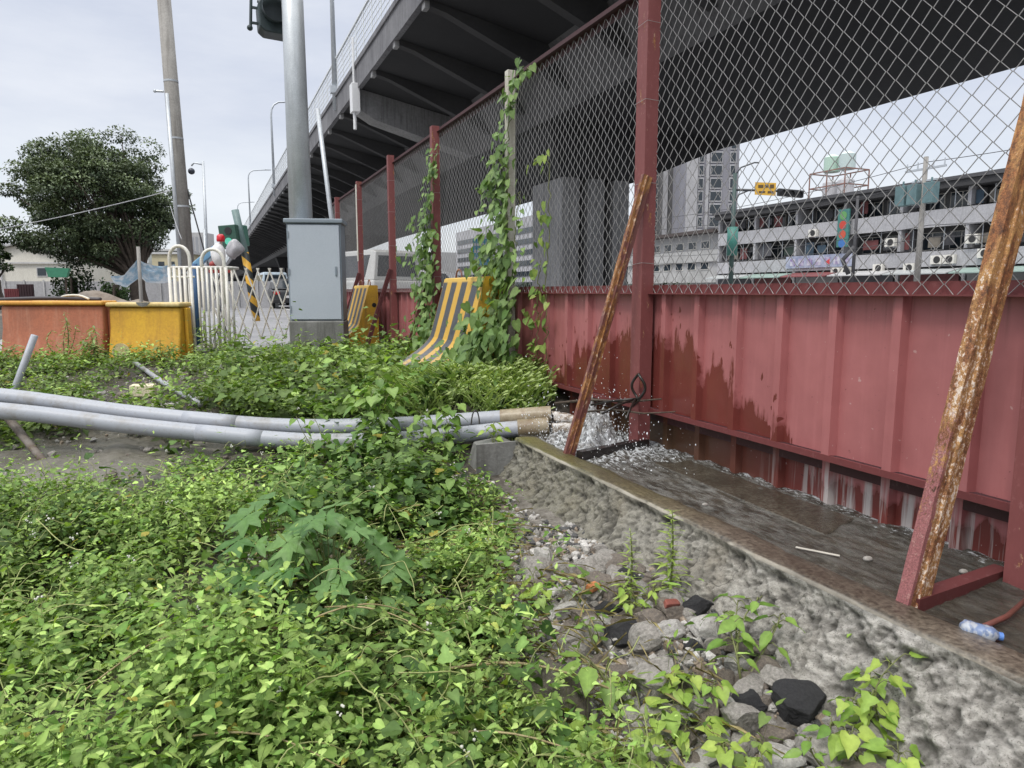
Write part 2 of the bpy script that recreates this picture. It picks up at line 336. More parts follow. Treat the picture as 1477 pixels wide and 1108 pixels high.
def mk(name, V, faces, m, parent=None, smooth=False, bevel=0., local=False, base=None, seg=2, col=None):
    V = np.asarray(V, float)
    if parent is not None:
        loc = np.zeros(3)
        if not local:
            V = V - WORLD[parent.name]
    elif base is not None: loc = np.array(base, float); V = V - loc
    else:
        lo, hi = V.min(0), V.max(0); loc = np.array([(lo[0] + hi[0]) / 2, (lo[1] + hi[1]) / 2, lo[2]]); V = V - loc
    me = bpy.data.meshes.new(name)
    if isinstance(faces, np.ndarray):
        k = faces.shape[1]; nf = len(faces)
        me.vertices.add(len(V)); me.vertices.foreach_set('co', V.astype(np.float32).ravel())
        me.loops.add(nf * k); me.loops.foreach_set('vertex_index', faces.astype(np.int32).ravel())
        me.polygons.add(nf); me.polygons.foreach_set('loop_start', np.arange(0, nf * k, k, dtype=np.int32))
        me.polygons.foreach_set('loop_total', np.full(nf, k, np.int32)); me.update(calc_edges=True)
    else:
        me.from_pydata([tuple(v) for v in V], [], faces); me.update()
    if not isinstance(faces, np.ndarray) and len(faces) < 20000:
        bm = bmesh.new(); bm.from_mesh(me); bmesh.ops.recalc_face_normals(bm, faces=bm.faces[:]); bm.to_mesh(me); bm.free()
    if col is not None:
        a = me.color_attributes.new('Col', 'FLOAT_COLOR', 'POINT')
        c4 = np.ones((len(V), 4), np.float32); c4[:, :3] = col; a.data.foreach_set('color', c4.ravel())
    if m is not None: me.materials.append(m)
    me.polygons.foreach_set('use_smooth', np.full(len(me.polygons), bool(smooth)))
    o = bpy.data.objects.new(name, me); C.objects.link(o); o.location = loc
    if parent is not None: o.parent = parent
    WORLD[o.name] = (WORLD[parent.name] if parent is not None and not local else np.zeros(3)) if parent is not None else loc
    if bevel:
        b = o.modifiers.new('bevel', 'BEVEL'); b.width = bevel; b.segments = seg; b.limit_method = 'ANGLE'; b.angle_limit = .6
    if smooth == 'auto' or bevel:
        me.polygons.foreach_set('use_smooth', np.full(len(me.polygons), True))
        w = o.modifiers.new('wn', 'WEIGHTED_NORMAL') if bevel else None
    return o
WORLD = {}
def tag(o, label, cat, group=None, kind=None):
    o['label'] = label; o['category'] = cat
    if group: o['group'] = group
    if kind: o['kind'] = kind
    return o
def struct(o): o['kind'] = 'structure'; return o
def thing(name, label, cat, loc=(0, 0, 0), rz=0., group=None, rot=None):
    o = bpy.data.objects.new(name, None); C.objects.link(o); o.location = loc; o.rotation_euler = rot or (0, 0, rz)
    o.empty_display_size = .2; WORLD[o.name] = np.array(loc, float)
    return tag(o, label, cat, group)
def dup(root, loc, rz=0., label=None, scale=None):
    r = root.copy(); C.objects.link(r); r.location = loc; r.rotation_euler = (root.rotation_euler[0], root.rotation_euler[1], rz)
    if scale: r.scale = scale
    if label: r['label'] = label
    for ch in list(root.children):
        c = ch.copy(); C.objects.link(c); c.parent = r
        for g in ch.children:
            d = g.copy(); C.objects.link(d); d.parent = c
    return r

# ------------------------------------------------------------------ terrain
def ss(a, b, x): t = np.clip((x - a) / (b - a), 0, 1); return t * t * (3 - 2 * t)
def ground(x, y, rough=True):
    x = np.asarray(x, float); y = np.asarray(y, float)
    D = x * SN + y * CS
    g = np.interp(D, [0, 1.5, 3, 4.2, 4.85, 5.6, 7.5, 9], [-1.3, -1.26, -1.17, -1.12, -1.09, -1.0, -.87, -.852])
    g = np.where(D < 0, -1.3, g)
    m = ss(.6, 1.9, x) * ss(4.2, 5.0, y) * (1 - ss(9.5, 11, y)); g = g * (1 - m) + (-.75) * m
    if rough:
        near = (1 - ss(8, 11, np.hypot(x, y))) * (1 - ss(2.52, 2.56, x))
        g = g + near * (.045 * fbm(p3(x * 1.6, y * 1.6), 3, 5) + .03 * fbm(p3(x * 7, y * 7), 3, 9))
    # heap of rubble at the foot of the curb
    heap = np.exp(-((x - 1.42) / .33) ** 2 - ((y - 1.75) / .75) ** 2); g = g + .07 * heap
    tr = ss(1.70, 1.76, x) * (1 - ss(4.35, 4.7, y)); g = g * (1 - tr) + (-1.4) * tr
    out = ss(2.58, 2.64, x); g = g * (1 - out) + (-.87) * out
    far = ss(9.0, 10.6, y); g = g * (1 - far) + (-.862) * far
    # hollow that holds the puddle
    q = np.sqrt(((x + .95) / 1.0) ** 2 + ((y - 5.22) / .68) ** 2); pud = 1 - ss(.55, 1.05, q)
    if rough: q2 = .012 * fbm(p3(x * 5, y * 5), 3, 77)
    else: q2 = 0
    g = g * (1 - pud) + (-1.075 + q2 * 2.5) * pud + .03 * np.exp(-((q - 1.2) / .22) ** 2)
    return g
def axis(parts): return np.unique(np.concatenate(parts).round(4))
xs = axis([-np.geomspace(6, 1500, 24), np.arange(-6, -1, .1), np.arange(-1, 1.6, .035), np.arange(1.6, 2.75, .03), np.arange(2.8, 4, .3), np.geomspace(4, 1500, 24)])
ys = axis([-np.geomspace(1.5, 1500, 20), np.arange(-1.5, .8, .12), np.arange(.8, 4, .035), np.arange(4, 11, .1), np.geomspace(11, 2500, 30)])
gx, gy = np.meshgrid(xs, ys); gz = ground(gx, gy)
def gridfaces(nr, nc):
    i = np.arange(nr * nc).reshape(nr, nc)
    return np.stack([i[:-1, :-1].ravel(), i[:-1, 1:].ravel(), i[1:, 1:].ravel(), i[1:, :-1].ravel()], 1)
struct(mk('ground', np.stack([gx, gy, gz], -1).reshape(-1, 3), gridfaces(*gx.shape), M['soil'], smooth=True, base=(0, 0, -.85)))
# road beside and beneath the overpass
b = MB()
def sheetq(b, x0, x1, y0, y1, z):
    b.add([(x0, y0, z), (x1, y0, z), (x1, y1, z), (x0, y1, z)], [(0, 1, 2, 3)])
sheetq(b, -3.4, 2.6, 11.2, 900, -.85); sheetq(b, 2.6, 47.2, -60, 900, -.85)
struct(b.build('road', M['road'], base=(0, 0, -.85)))
b = MB()
for k in range(40): sheetq(b, .2, .34, 24 + k * 10, 28 + k * 10, -.846)
sheetq(b, 3.3, 3.45, 16, 500, -.846); sheetq(b, -2.9, -2.75, 16, 500, -.846)
struct(b.build('road_marking', plain('road_paint', (.62, .62, .6), .6), base=(0, 20, -.846)))
# ------------------------------------------------------------------ curb wall
root = thing('curb_wall', 'long rough cast concrete curb with mossy wet top running along the red fence', 'curb', (1.75, 1.5, -1.3))
Y0, Y1 = -2.0, 3.92
yy = np.linspace(Y0, Y1, 1000); vv = np.linspace(0, 1, 90); gyy, gvv = np.meshgrid(yy, vv)
edge = 1.715 + .014 * fbm(p3(yy * 3, yy * 0), 5, 31) - .03 * np.clip(fbm(p3(yy * 9, yy * 0 + 4), 4, 33) - .25, 0, 1)
bx = edge[None, :] - .05 * gvv - .26 * gvv ** 1.55; bz = -.926 - .38 * gvv
amp = ss(0, .07, gvv)
q3 = lambda a, b, c=0: np.stack([gyy * a, gvv * b, gyy * 0 + c], -1)
warp = .35 * fbm(q3(9, 4, 8), 3, 19)
big = fbm(q3(4, 2.2), 3, 21)
pit1 = np.clip(np.abs(fbm(np.stack([gyy * 13 + warp, gvv * 6 + warp, gyy * 0], -1), 4, 22)) * 2.6, 0, 1)      # creases where the noise crosses zero
pit2 = np.clip(fbm(np.stack([gyy * 34 + warp * 2, gvv * 15, gyy * 0], -1), 4, 24) * 2.4 - .25, 0, 1)
fine = fbm(q3(75, 33), 3, 23)
rough2 = fbm(q3(26, 12, 5), 5, 29)
dd = .034 * big + .010 * (pit1 - .55) - .011 * pit2 + .016 * rough2 + .012 * fine
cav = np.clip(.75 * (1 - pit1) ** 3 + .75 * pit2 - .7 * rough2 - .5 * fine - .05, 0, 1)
bx = bx - amp * dd; bz = bz + amp * dd * .45
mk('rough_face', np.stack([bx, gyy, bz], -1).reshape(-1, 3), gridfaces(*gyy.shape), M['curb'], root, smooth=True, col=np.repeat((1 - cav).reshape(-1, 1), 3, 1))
xx = np.array([0, .004, .012, .05, .10, .142, .15, .152]); zt = np.array([-.928, -.918, -.914, -.914, -.917, -.922, -.93, -1.25])
V = []
for i, y in enumerate(yy):
    w = .004 * fbm(p3(np.array([y * 9.]), np.array([2.])), 3, 40)[0]
    for j in range(8): V.append((edge[i] + xx[j], y, zt[j] + (w if j < 7 else 0)))
mk('wet_top', np.array(V), gridfaces(len(yy), 8), M['cap'], root, smooth=True)
b = MB(); b.box(1.46, 1.876, 3.905, 3.92, -1.4, -.935); b.build('end_face', M['conc'], root)
# broken block past the end of the curb
b = MB(); b.prism([(1.50, -1.28), (1.74, -1.28), (1.735, -.95), (1.53, -.97), (1.49, -1.1)], 3.95, 4.16)
tag(b.build('concrete_block', M['conc'], bevel=.012), 'cracked grey concrete block at the far end of the curb below the pipes', 'concrete block')

# ------------------------------------------------------------------ water in the channel
yy = np.linspace(-2.0, 4.5, 420); xx = np.linspace(1.83, 2.56, 60); wy, wx = np.meshgrid(yy, xx)
spl = np.exp(-((wx - 2.2) / .3) ** 2 - ((wy - 3.75) / .55) ** 2)
run = np.exp(-((wx - 2.47) / .09) ** 2)
wz = -.948 + (.007 + .008 * run + .03 * spl) * fbm(np.stack([wx * 34, wy * 20, wx * 0], -1), 4, 50) + .03 * spl * np.abs(fbm(np.stack([wx * 9, wy * 9, wx * 0], -1), 2, 52))
def watermat():
    m, nt, b = newmat('shallow_brown_water'); tc = nd(nt, 'ShaderNodeTexCoord'); sx = nd(nt, 'ShaderNodeSeparateXYZ'); nt.links.new(tc.outputs['Object'], sx.inputs[0])
    co = tc.outputs['Object']; n1 = noise(nt, co, 3.0, 6, .6); n2 = noise(nt, objco(nt, (60, 26, 40)), 1.0, 4); n3 = noise(nt, objco(nt, (60, 26, 20)), 1.0, 7, .75)
    bed = mix(nt, ramp(nt, n1, [(.35, 0), (.65, 1)]), (.022, .020, .015), (.062, .054, .040))
    bed = mix(nt, .7, bed, ramp(nt, n2, [(.3, .2), (.7, .8)]), 'OVERLAY')
    sheen_film = noise(nt, objco(nt, (22, 7, 10)), 1.0, 7, .7); fy = math_(nt, 'SUBTRACT', 1.0, math_(nt, 'MULTIPLY', math_(nt, 'ABSOLUTE', math_(nt, 'SUBTRACT', sx.outputs[1], 1.35)), .55), True)
    bed = mix(nt, math_(nt, 'MULTIPLY', math_(nt, 'MULTIPLY', ramp(nt, sheen_film, [(.42, 0), (.60, 1)]), fy), .75), bed, (.20, .20, .185))  # grey film streaks also paint the sheen of ripples into the colour
    # foam: near the fence, downstream of the splash, and all round the splash
    fx = math_(nt, 'MULTIPLY', math_(nt, 'SUBTRACT', sx.outputs[0], .12), 2.6, True)     # object origin x = 2.185
    dy = math_(nt, 'ABSOLUTE', math_(nt, 'SUBTRACT', sx.outputs[1], 2.3))            # origin y = 1.25
    fs = math_(nt, 'SUBTRACT', 1.0, math_(nt, 'MULTIPLY', dy, .95), True)
    thr = math_(nt, 'MAXIMUM', math_(nt, 'MULTIPLY', fx, .43), math_(nt, 'MULTIPLY', fs, .33))
    foam = math_(nt, 'MULTIPLY', math_(nt, 'SUBTRACT', math_(nt, 'ADD', n3, thr), .73), 9, True)
    col = mix(nt, math_(nt, 'MULTIPLY', foam, .85), bed, (.62, .65, .67))
    nt.links.new(col, b.inputs['Base Color']); nt.links.new(mix(nt, foam, (.06, .06, .06), (.4, .4, .4)), b.inputs['Roughness'])
    b.inputs['IOR'].default_value = 1.33; bump(nt, b, n3, .7, .014); return m
struct(mk('water', np.stack([wx, wy, wz], -1).reshape(-1, 3), gridfaces(*wx.shape), watermat(), smooth=True, base=(2.185, 1.25, -.95)))
# submerged slab strip beside the fence
b = MB(); b.prism([(2.16, 1.9), (2.44, 2.0), (2.44, 3.1), (2.22, 3.15)], -1.0, -.943, 'z')
tag(b.build('concrete_slab', surf('wet_slab', (.070, .062, .047), (.040, .035, .026), 7, .16, .5, 60, fine=.7), bevel=.01), 'thin wet concrete slab lying in the shallow water along the fence', 'slab')

# splashing water: churned foam + droplets
def foam():
    V, Fs = [], []; n = 0
    g = 60
    for (cx_, cy_, rx, ry, h) in ((2.15, 3.66, .22, .25, .12), (2.30, 3.92, .17, .22, .17), (2.02, 3.84, .13, .16, .07)):
        u = np.linspace(-1, 1, g); U, W = np.meshgrid(u, u); R = np.hypot(U, W)
        px, py = cx_ + U * rx, cy_ + W * ry
        f = np.abs(fbm(np.stack([px * 11, py * 11, U * 0], -1), 3, 61)) * 1.6 + .7 * fbm(np.stack([px * 38, py * 38, U * 0], -1), 3, 62)
        z = -.965 + (1 - ss(.25, 1.0, R)) * (h * (.35 + f) + .02) - .05 * ss(.8, 1.1, R)
        V.append(np.stack([px, py, z], -1).reshape(-1, 3)); Fs.append(gridfaces(g, g) + n); n += g * g
    return np.concatenate(V), np.concatenate(Fs)
def foammat():
    m, nt, b = newmat('white_foam'); n2 = noise(nt, objco(nt), 75, 6, .7); n1 = noise(nt, objco(nt), 16, 5, .65)
    col = mix(nt, ramp(nt, n1, [(.38, 0), (.58, 1)]), (.16, .145, .125), (.66, .68, .70)); col = mix(nt, ramp(nt, n2, [(.35, .6), (.5, 0)]), col, (.25, .23, .2))
    nt.links.new(col, b.inputs['Base Color']); b.inputs['Roughness'].default_value = .25; bump(nt, b, n2, .8, .012)
    tr = nd(nt, 'ShaderNodeBsdfTransparent'); ms = nd(nt, 'ShaderNodeMixShader'); n6 = noise(nt, objco(nt, (1, 1, .6)), 48, 7, .75)
    nt.links.new(ramp(nt, n6, [(.44, 0), (.58, .9)]), ms.inputs[0]); nt.links.new(b.outputs[0], ms.inputs[1]); nt.links.new(tr.outputs[0], ms.inputs[2]); nt.links.new(ms.outputs[0], nt.nodes['Material Output'].inputs[0]); return m
M['foam'] = foammat()
fv, ff = foam()
sp = thing('water_splash', 'white water gushing from the two grey pipes and splashing beneath the fence', 'water splash', (2.15, 3.7, -.96)); sp['kind'] = 'stuff'
mk('churned_foam', fv, ff, M['foam'], sp, smooth=True)
mdrop, nt, bb = newmat('water_droplets'); bb.inputs['Base Color'].default_value = (.86, .89, .92, 1); bb.inputs['Roughness'].default_value = .08
V, Fs = [], []; iv, if_ = ICO[1]; n = 0
for k in range(1000):
    if k % 4 == 0: cx_, cy_ = 2.32 + RNG.normal(0, .07), 3.75 + RNG.normal(0, .18); h = abs(RNG.normal(0, .22))
    elif k % 4 == 1: cx_, cy_ = 2.0 + RNG.normal(0, .10), 4.05 + RNG.normal(0, .14); h = abs(RNG.normal(.05, .13))
    else: cx_, cy_ = 2.15 + RNG.normal(0, .17), 3.55 + RNG.normal(0, .26); h = abs(RNG.normal(0, .11))
    if not 1.80 < cx_ < 2.46: continue
    r = abs(RNG.normal(0, .0015)) + .0008
    st = np.array([1, 1, RNG.uniform(1, 2.4)])
    V.append(iv * r * st + np.array([cx_, cy_, -.945 + h])); Fs.append(np.array(if_) + n); n += len(iv)
mk('droplets', np.concatenate(V), np.concatenate(Fs), mdrop, sp, smooth=True)
def jet(p, q, r0):
    p, q = np.array(p), np.array(q); n, k = 18, 16; V = []
    for i in range(k):
        t = i / (k - 1); c = p + (q - p) * t - np.array([0, 0, .10]) * t * t
        rr_ = r0 * (1 + .5 * t)
        for j in range(n):
            a = 2 * PI * j / n; e = np.array([0, math.cos(a), math.sin(a)]) if abs((q - p)[0]) > .1 else np.array([math.cos(a), 0, math.sin(a)])
            V.append(c + e * rr_ * (1 + .35 * vnoise(np.array([c[0] * 25 + 3 * math.cos(a), c[1] * 25, 3 * math.sin(a)]), 71)))
    f = [(i * n + j, i * n + (j + 1) % n, (i + 1) * n + (j + 1) % n, (i + 1) * n + j) for i in range(k - 1) for j in range(n)]
    return np.array(V), np.array(f)
mj, nt, bb = newmat('murky_jet'); bb.inputs['Base Color'].default_value = (.42, .36, .30, 1); bb.inputs['Roughness'].default_value = .12
n2 = noise(nt, objco(nt, (6, 40, 40)), 1., 5); nt.links.new(mix(nt, ramp(nt, n2, [(.4, 0), (.62, 1)]), (.22, .17, .12), (.62, .60, .57)), bb.inputs['Base Color']); bump(nt, bb, n2, .6, .02)
for p, q, r0 in (((2.13, 4.22, -.87), (2.40, 4.0, -.86), .042), ((2.06, 4.10, -.92), (2.36, 3.85, -.90), .042)):
    v_, f_ = jet(p, q, r0); mk('water_jet', v_, f_, mj, sp, smooth=True)

# ------------------------------------------------------------------ fence
FX = 2.45
def flakemat():
    m, nt, b = newmat('flaking_rust'); tc = nd(nt, 'ShaderNodeTexCoord'); sx = nd(nt, 'ShaderNodeSeparateXYZ'); nt.links.new(tc.outputs['Object'], sx.inputs[0]); co = tc.outputs['Object']
    n1 = noise(nt, objco(nt, (22, 22, 7)), 1.0, 8, .7); n2 = noise(nt, objco(nt, (1, 1, .75)), 78, 9, .78); n3 = noise(nt, co, 210, 4, .7)
    rust = mix(nt, ramp(nt, n2, [(.38, 0), (.60, 1)]), (.055, .026, .016), (.31, .12, .042))
    rust = mix(nt, math_(nt, 'MULTIPLY', ramp(nt, n1, [(.44, 0), (.58, 1)]), .8), rust, (.48, .26, .09))
    z = math_(nt, 'DIVIDE', sx.outputs[2], 1.6)
    fl = math_(nt, 'SUBTRACT', math_(nt, 'ADD', n2, math_(nt, 'MULTIPLY', math_(nt, 'SUBTRACT', n1, .5), .5)), math_(nt, 'MULTIPLY', math_(nt, 'MAXIMUM', math_(nt, 'SUBTRACT', z, .45), 0.0), .25))
    rust = mix(nt, math_(nt, 'MULTIPLY', ramp(nt, fl, [(.53, 0), (.57, 1)]), .85), rust, (.70, .62, .54))
    red = mix(nt, n1, (.30, .115, .115), (.20, .07, .07)); red = mix(nt, math_(nt, 'MULTIPLY', ramp(nt, n2, [(.56, 0), (.62, 1)]), .6), red, (.42, .26, .22))
    left = math_(nt, 'MULTIPLY', math_(nt, 'SUBTRACT', math_(nt, 'ADD', -.030, math_(nt, 'MULTIPLY', math_(nt, 'SUBTRACT', n1, .5), .04)), sx.outputs[0]), 200, True)
    left = math_(nt, 'MULTIPLY', left, math_(nt, 'MULTIPLY', math_(nt, 'SUBTRACT', math_(nt, 'ADD', .34, math_(nt, 'MULTIPLY', math_(nt, 'SUBTRACT', n2, .5), 1.2)), z), 12, True))
    col = mix(nt, left, rust, red)
    col = mix(nt, .6, col, ramp(nt, n3, [(.3, .15), (.7, .9)]), 'OVERLAY')
    nt.links.new(col, b.inputs['Base Color']); b.inputs['Roughness'].default_value = .75
    bump(nt, b, math_(nt, 'ADD', n2, math_(nt, 'MULTIPLY', n3, .5)), .6, .006); return m
fence = thing('boundary_fence', 'long red steel fence with chain link mesh above ribbed red sheet panels', 'fence', (FX, 0, -LIFT))
post_y = [-.90, 1.30, 3.53, 5.55, 7.64, 9.68, 11.88, 14.0]; END = 15.2
bays = list(zip(post_y, post_y[1:] + [END]))
def sheet(y0, y1, x, z0, z1, ph=0.0):
    prof = []; p = .3; y = y0; prof.append((x, y0))
    k = math.ceil((y0 - ph) / p)
    while ph + k * p < y1 - .06:
        c = ph + k * p
        if c > y0 + .05: prof += [(x, c - .030), (x - .036, c - .020), (x - .036, c + .020), (x, c + .030)]
        k += 1
    prof.append((x, y1)); b = MB(); n = len(prof)
    zs = [z0, z1]
    b.add([(a, c, z) for z in zs for a, c in prof], [(i, i + 1, n + i + 1, n + i) for i in range(n - 1)])
    return b
def meshpanel(y0, y1, z0, z1, x):
    a = .0425; hb = .0425; nw = int(round((y1 - y0) / a)); a = (y1 - y0) / nw; rows = int((z1 - z0) / hb); V = []; Fq = []; base = 0
    r = .0017
    for j in range(nw):
        ks = np.arange(rows + 1)
        par = (ks + j) % 2
        y = y0 + (j + par) * a; z = z0 + ks * hb + RNG.normal(0, .0006, rows + 1)
        y = y + .004 * np.sin(z * 3 + j * .05) * np.sin((y - y0) / (y1 - y0) * PI)
        xo = x + np.where(par == 1, .003, -.003)
        P = np.stack([xo, y, z], -1)
        off = np.array([(-r, -r * .8, 0), (r, -r * .8, 0), (r, r * .8, 0), (-r, r * .8, 0)])
        vv = P[:, None, :] + off[None]; V.append(vv.reshape(-1, 3))
        i = np.arange(rows) * 4 + base
        for s_ in range(4):
            t_ = (s_ + 1) % 4; Fq.append(np.stack([i + s_, i + t_, i + 4 + t_, i + 4 + s_], 1))
        base += 4 * (rows + 1)
    return np.concatenate(V), np.concatenate(Fq)
for bi, (y0, y1) in enumerate(bays):
    v_, f_ = meshpanel(y0, y1, -.018, 1.735, 2.425); mk('mesh_panel', v_, f_, M['wire'], fence, smooth=True)
    o = sheet(y0, y1, 2.455, -.705, -.012, .06).build('upper_sheet', M['sheet'], fence)
    o = sheet(y0, y1, 2.535, -1.38, -.712, .12).build('lower_sheet', M['sheet'], fence)
    b = MB(); b.box(2.425, 2.53, y0, y1, -.730, -.712); b.box(2.418, 2.425, y0, y1, -.732, -.704); b.build('ledge', M['rail'], fence); b = MB(); b.box(2.50, 2.532, y0, y1, -.795, -.732); b.build('ledge_shade_strip', M['toprail'], fence)  # dark strip added to paint the shadow gap under the ledge
    b = MB(); b.box(2.436, 2.442, y0, y1, -.016, .036); b.box(2.39, 2.436, y0, y1, -.018, -.012); b.build('middle_rail', M['rail'], fence)
    b = MB(); b.box(2.40, 2.45, y0, y1, 1.735, 1.742); b.box(2.45, 2.456, y0, y1, 1.69, 1.80); b.build('top_rail', M['toprail'], fence)
    b = MB(); b.box(2.545, 2.62, y0, y1, -1.4, -1.04) if y0 < 4 else b.box(2.545, 2.57, y0, y1, -1.4, -.76); b.build('footing', M['conc'], fence)
for k, y in enumerate(post_y):
    x0 = 2.345
    h = 1.84 if k in (3, 5) else 1.80
    b = MB()
    if k == 3:      # slim cream channel
        b.box(2.36, 2.43, y - .034, y + .034, -.80, h - .03)
        p = b.build('post', M['cream'], fence, bevel=.004); p['label'] = 'weathered cream coloured post half covered by vines'
    else:
        w = .05 if k < 3 else .042
        b.box(x0, x0 + .006, y - w, y + w, -1.3 if k < 3 else -.9, h); b.box(x0 + .006, 2.43, y - w, y - w + .006, -1.3 if k < 3 else -.9, h); b.box(x0 + .006, 2.43, y + w - .006, y + w, -1.3 if k < 3 else -.9, h)
        p = b.build('post', M['post'], fence)
        if k == 6:
            b = MB(); b.box(x0 - .008, x0 - .002, y - w, y + w, .5, h - .05); q = b.build('cream_facing', M['cream'], p)
    # twisted tie wires round the post
    for z in (.16, .62, 1.08, 1.5):
        b = MB(); q_ = [(2.43, y - .06, z), (2.338, y - .056, z + .004), (2.338, y + .056, z - .004), (2.43, y + .06, z)]
        b.tube(q_, .0014, 4); b.build('tie_wire', M['wire'], p)
def brace(p, q, m, label=None, w=.062):
    """steel channel built along its own z axis, its web turned to the viewer's side (-y)"""
    p, q = Vector(p), Vector(q); d = (q - p).normalized(); L_ = (q - p).length; b = MB(); t = .006; h = w / 2; dp = w * .42
    ns = 40; prof = [(-h, dp), (-h, 0), (-h * .30, 0), (-h * .24, -.007), (-h * .10, -.007), (-h * .04, 0), (h, 0), (h, dp), (h - t, dp), (h - t, t), (-h + t, t), (-h + t, dp)]
    n = len(prof); vs = []
    rg = np.random.default_rng(int(abs(p.y) * 1000))
    for i_ in range(ns + 1):
        z = L_ * i_ / ns
        for (x, y) in prof: vs.append((x + rg.normal(0, .0007), y + rg.normal(0, .0007), z))
    b.add(vs, [(i_ * n + k, i_ * n + (k + 1) % n, (i_ + 1) * n + (k + 1) % n, (i_ + 1) * n + k) for i_ in range(ns) for k in range(n)] + [tuple(range(n)), tuple(ns * n + k for k in range(n))])
    o = b.build('brace', m, fence, local=True)
    yv = (Vector((0, 1, 0)) - d * d.y).normalized(); xv = yv.cross(d)
    Mx = Matrix((xv, yv, d)).transposed().to_4x4(); Mx.translation = p - Vector(WORLD[fence.name]); o.matrix_local = Mx
    if label: o['label'] = label
    return o
brace((1.885, 1.315, -.955), (2.36, 1.355, .66), flakemat(), 'heavily rusted flaking brace standing on the wet curb', .094)
brace((1.84, 3.42, -.955), (2.365, 3.47, .66), M['rusty2'], 'worn reddish brace leaning beside the splashing water', .064)
for y in post_y[4:7]:
    brace((1.97, y - .07, -.80), (2.345, y - .06, .30), M['darkred'], None, .06)
brace((1.90, post_y[3] + .05, -.8), (2.345, post_y[3] + .05, .3), M['darkred'], None, .05)
b = MB(); b.bar((1.88, 1.33, -.935), (2.42, 1.40, -.955), .05, .06); b.build('foot_bar', M['darkred'], fence)
b = MB(); b.bar((1.88, 3.37, -.925), (2.42, 3.50, -.925), .05, .055); b.build('foot_bar', plain('wet_black_steel', (.02, .016, .015), .25), fence)

# leftovers caught on the fence by the splash
b = MB(); pts = []
for k in range(40):
    t = k / 39 * 2 * PI; pts.append((2.30 + .01 * math.sin(t * 3), 3.42 + .055 * math.sin(t), -.56 + .075 * math.cos(t)))
b.tube(pts, .009, 6, False)
for k in range(5):
    a = random.uniform(0, 6); b.tube([(2.28, 3.42, -.63), (2.25 + .1 * math.cos(a), 3.42 + .16 * math.sin(a), -.66), (2.20 + .16 * math.cos(a), 3.42 + .30 * math.sin(a), -.70)], .007, 5)
tag(b.build('cable_coil', plain('black_cable', (.018, .014, .012), .3), smooth=True), 'black looped cable tangled at the foot of the fence above the splash', 'cable')
for (p, q, r, lab) in (((2.02, 3.95, -.72), (2.38, 3.3, -.62), .010, 'long dark wet stick caught across the splash beneath the cable loop'), ((2.2, 3.9, -.78), (2.33, 3.1, -.66), .007, 'thin dark wet stick caught below the longer stick by the splash')):
    b = MB(); p, q = Vector(p), Vector(q); b.tube([p, p.lerp(q, .35) + Vector((0, 0, .015)), p.lerp(q, .7) - Vector((0, 0, .01)), q], [r, r * .9, r * .8, r * .5], 6)
    tag(b.build('stick', M['twig'], smooth=True), lab, 'stick')
b = MB(); b.tube([(1.945, 1.84, -.940), (2.02, 1.71, -.938)], .0042, 6)
tag(b.build('stick', plain('bleached_wood', (.46, .43, .37), .5)), 'short pale stick floating on the shallow brown water', 'stick')
b = MB(); b.tube([(1.9, 1.15, -.93), (2.05, 1.16, -.925), (2.28, 1.22, -.92)], .008, 6)
tag(b.build('stick', surf('red_stick', (.14, .04, .03), (.08, .03, .02), 10), smooth=True), 'reddish brown stick in the dark water at the right edge', 'stick')
for i, (x, y, s) in enumerate(((2.10, 1.66, .016), (2.30, 1.45, .014), (1.98, 2.4, .012))):
    b = MB(); b.ico((x, y, -.943), s, 2, (1.2, .9, .6)); o = b.build('pebble', M['stone'], smooth=True)
    tag(o, ('white pebble in the water close to the rusted brace', 'small pale pebble in the water under the fence panel', 'tiny pebble in the shallow water near the curb')[i], 'pebble')
# crumpled bottle
bt = thing('plastic_bottle', 'crumpled pale blue plastic bottle lying against the curb at the water edge', 'bottle', (1.885, 1.135, -.945))
b = MB(); V = []
n_, k_ = 20, 18
for i in range(k_):
    t = i / (k_ - 1); r = .036 * min(1, .55 + t * 3) * (1 if t < .8 else 1 - (t - .8) * 2.6)
    for j in range(n_):
        a = 2 * PI * j / n_; rr_ = r * (1 + .34 * fbm(np.array([[t * 7, math.cos(a) * 1.6, math.sin(a) * 1.6]]), 3, 81)[0] + .05 * (i % 3 == 0))
        V.append((-.10 + .20 * t, rr_ * math.cos(a), .03 + rr_ * math.sin(a) * .85))
fq = [(i * n_ + j, i * n_ + (j + 1) % n_, (i + 1) * n_ + (j + 1) % n_, (i + 1) * n_ + j) for i in range(k_ - 1) for j in range(n_)] + [tuple(range(n_)), tuple((k_ - 1) * n_ + j for j in range(n_))]
b.add(V, fq); mp, nt, bb = newmat('pale_blue_plastic'); nb = noise(nt, objco(nt), 22, 5)
nt.links.new(mix(nt, ramp(nt, nb, [(.45, 0), (.55, 1)]), (.16, .22, .36), (.38, .41, .45)), bb.inputs['Base Color']); bb.inputs['Roughness'].default_value = .15; bump(nt, bb, nb, .5, .01)
b.build('bottle_body', mp, bt, smooth=True, local=True)
bt.rotation_euler = (0, .12, -.7); bt.scale = (.45, .70, .70)
b = MB(); b.tube([(.10, 0, .03), (.125, 0, .03)], .016, 14); b.build('cap', plain('blue_cap', (.1, .22, .55), .4), bt, local=True)

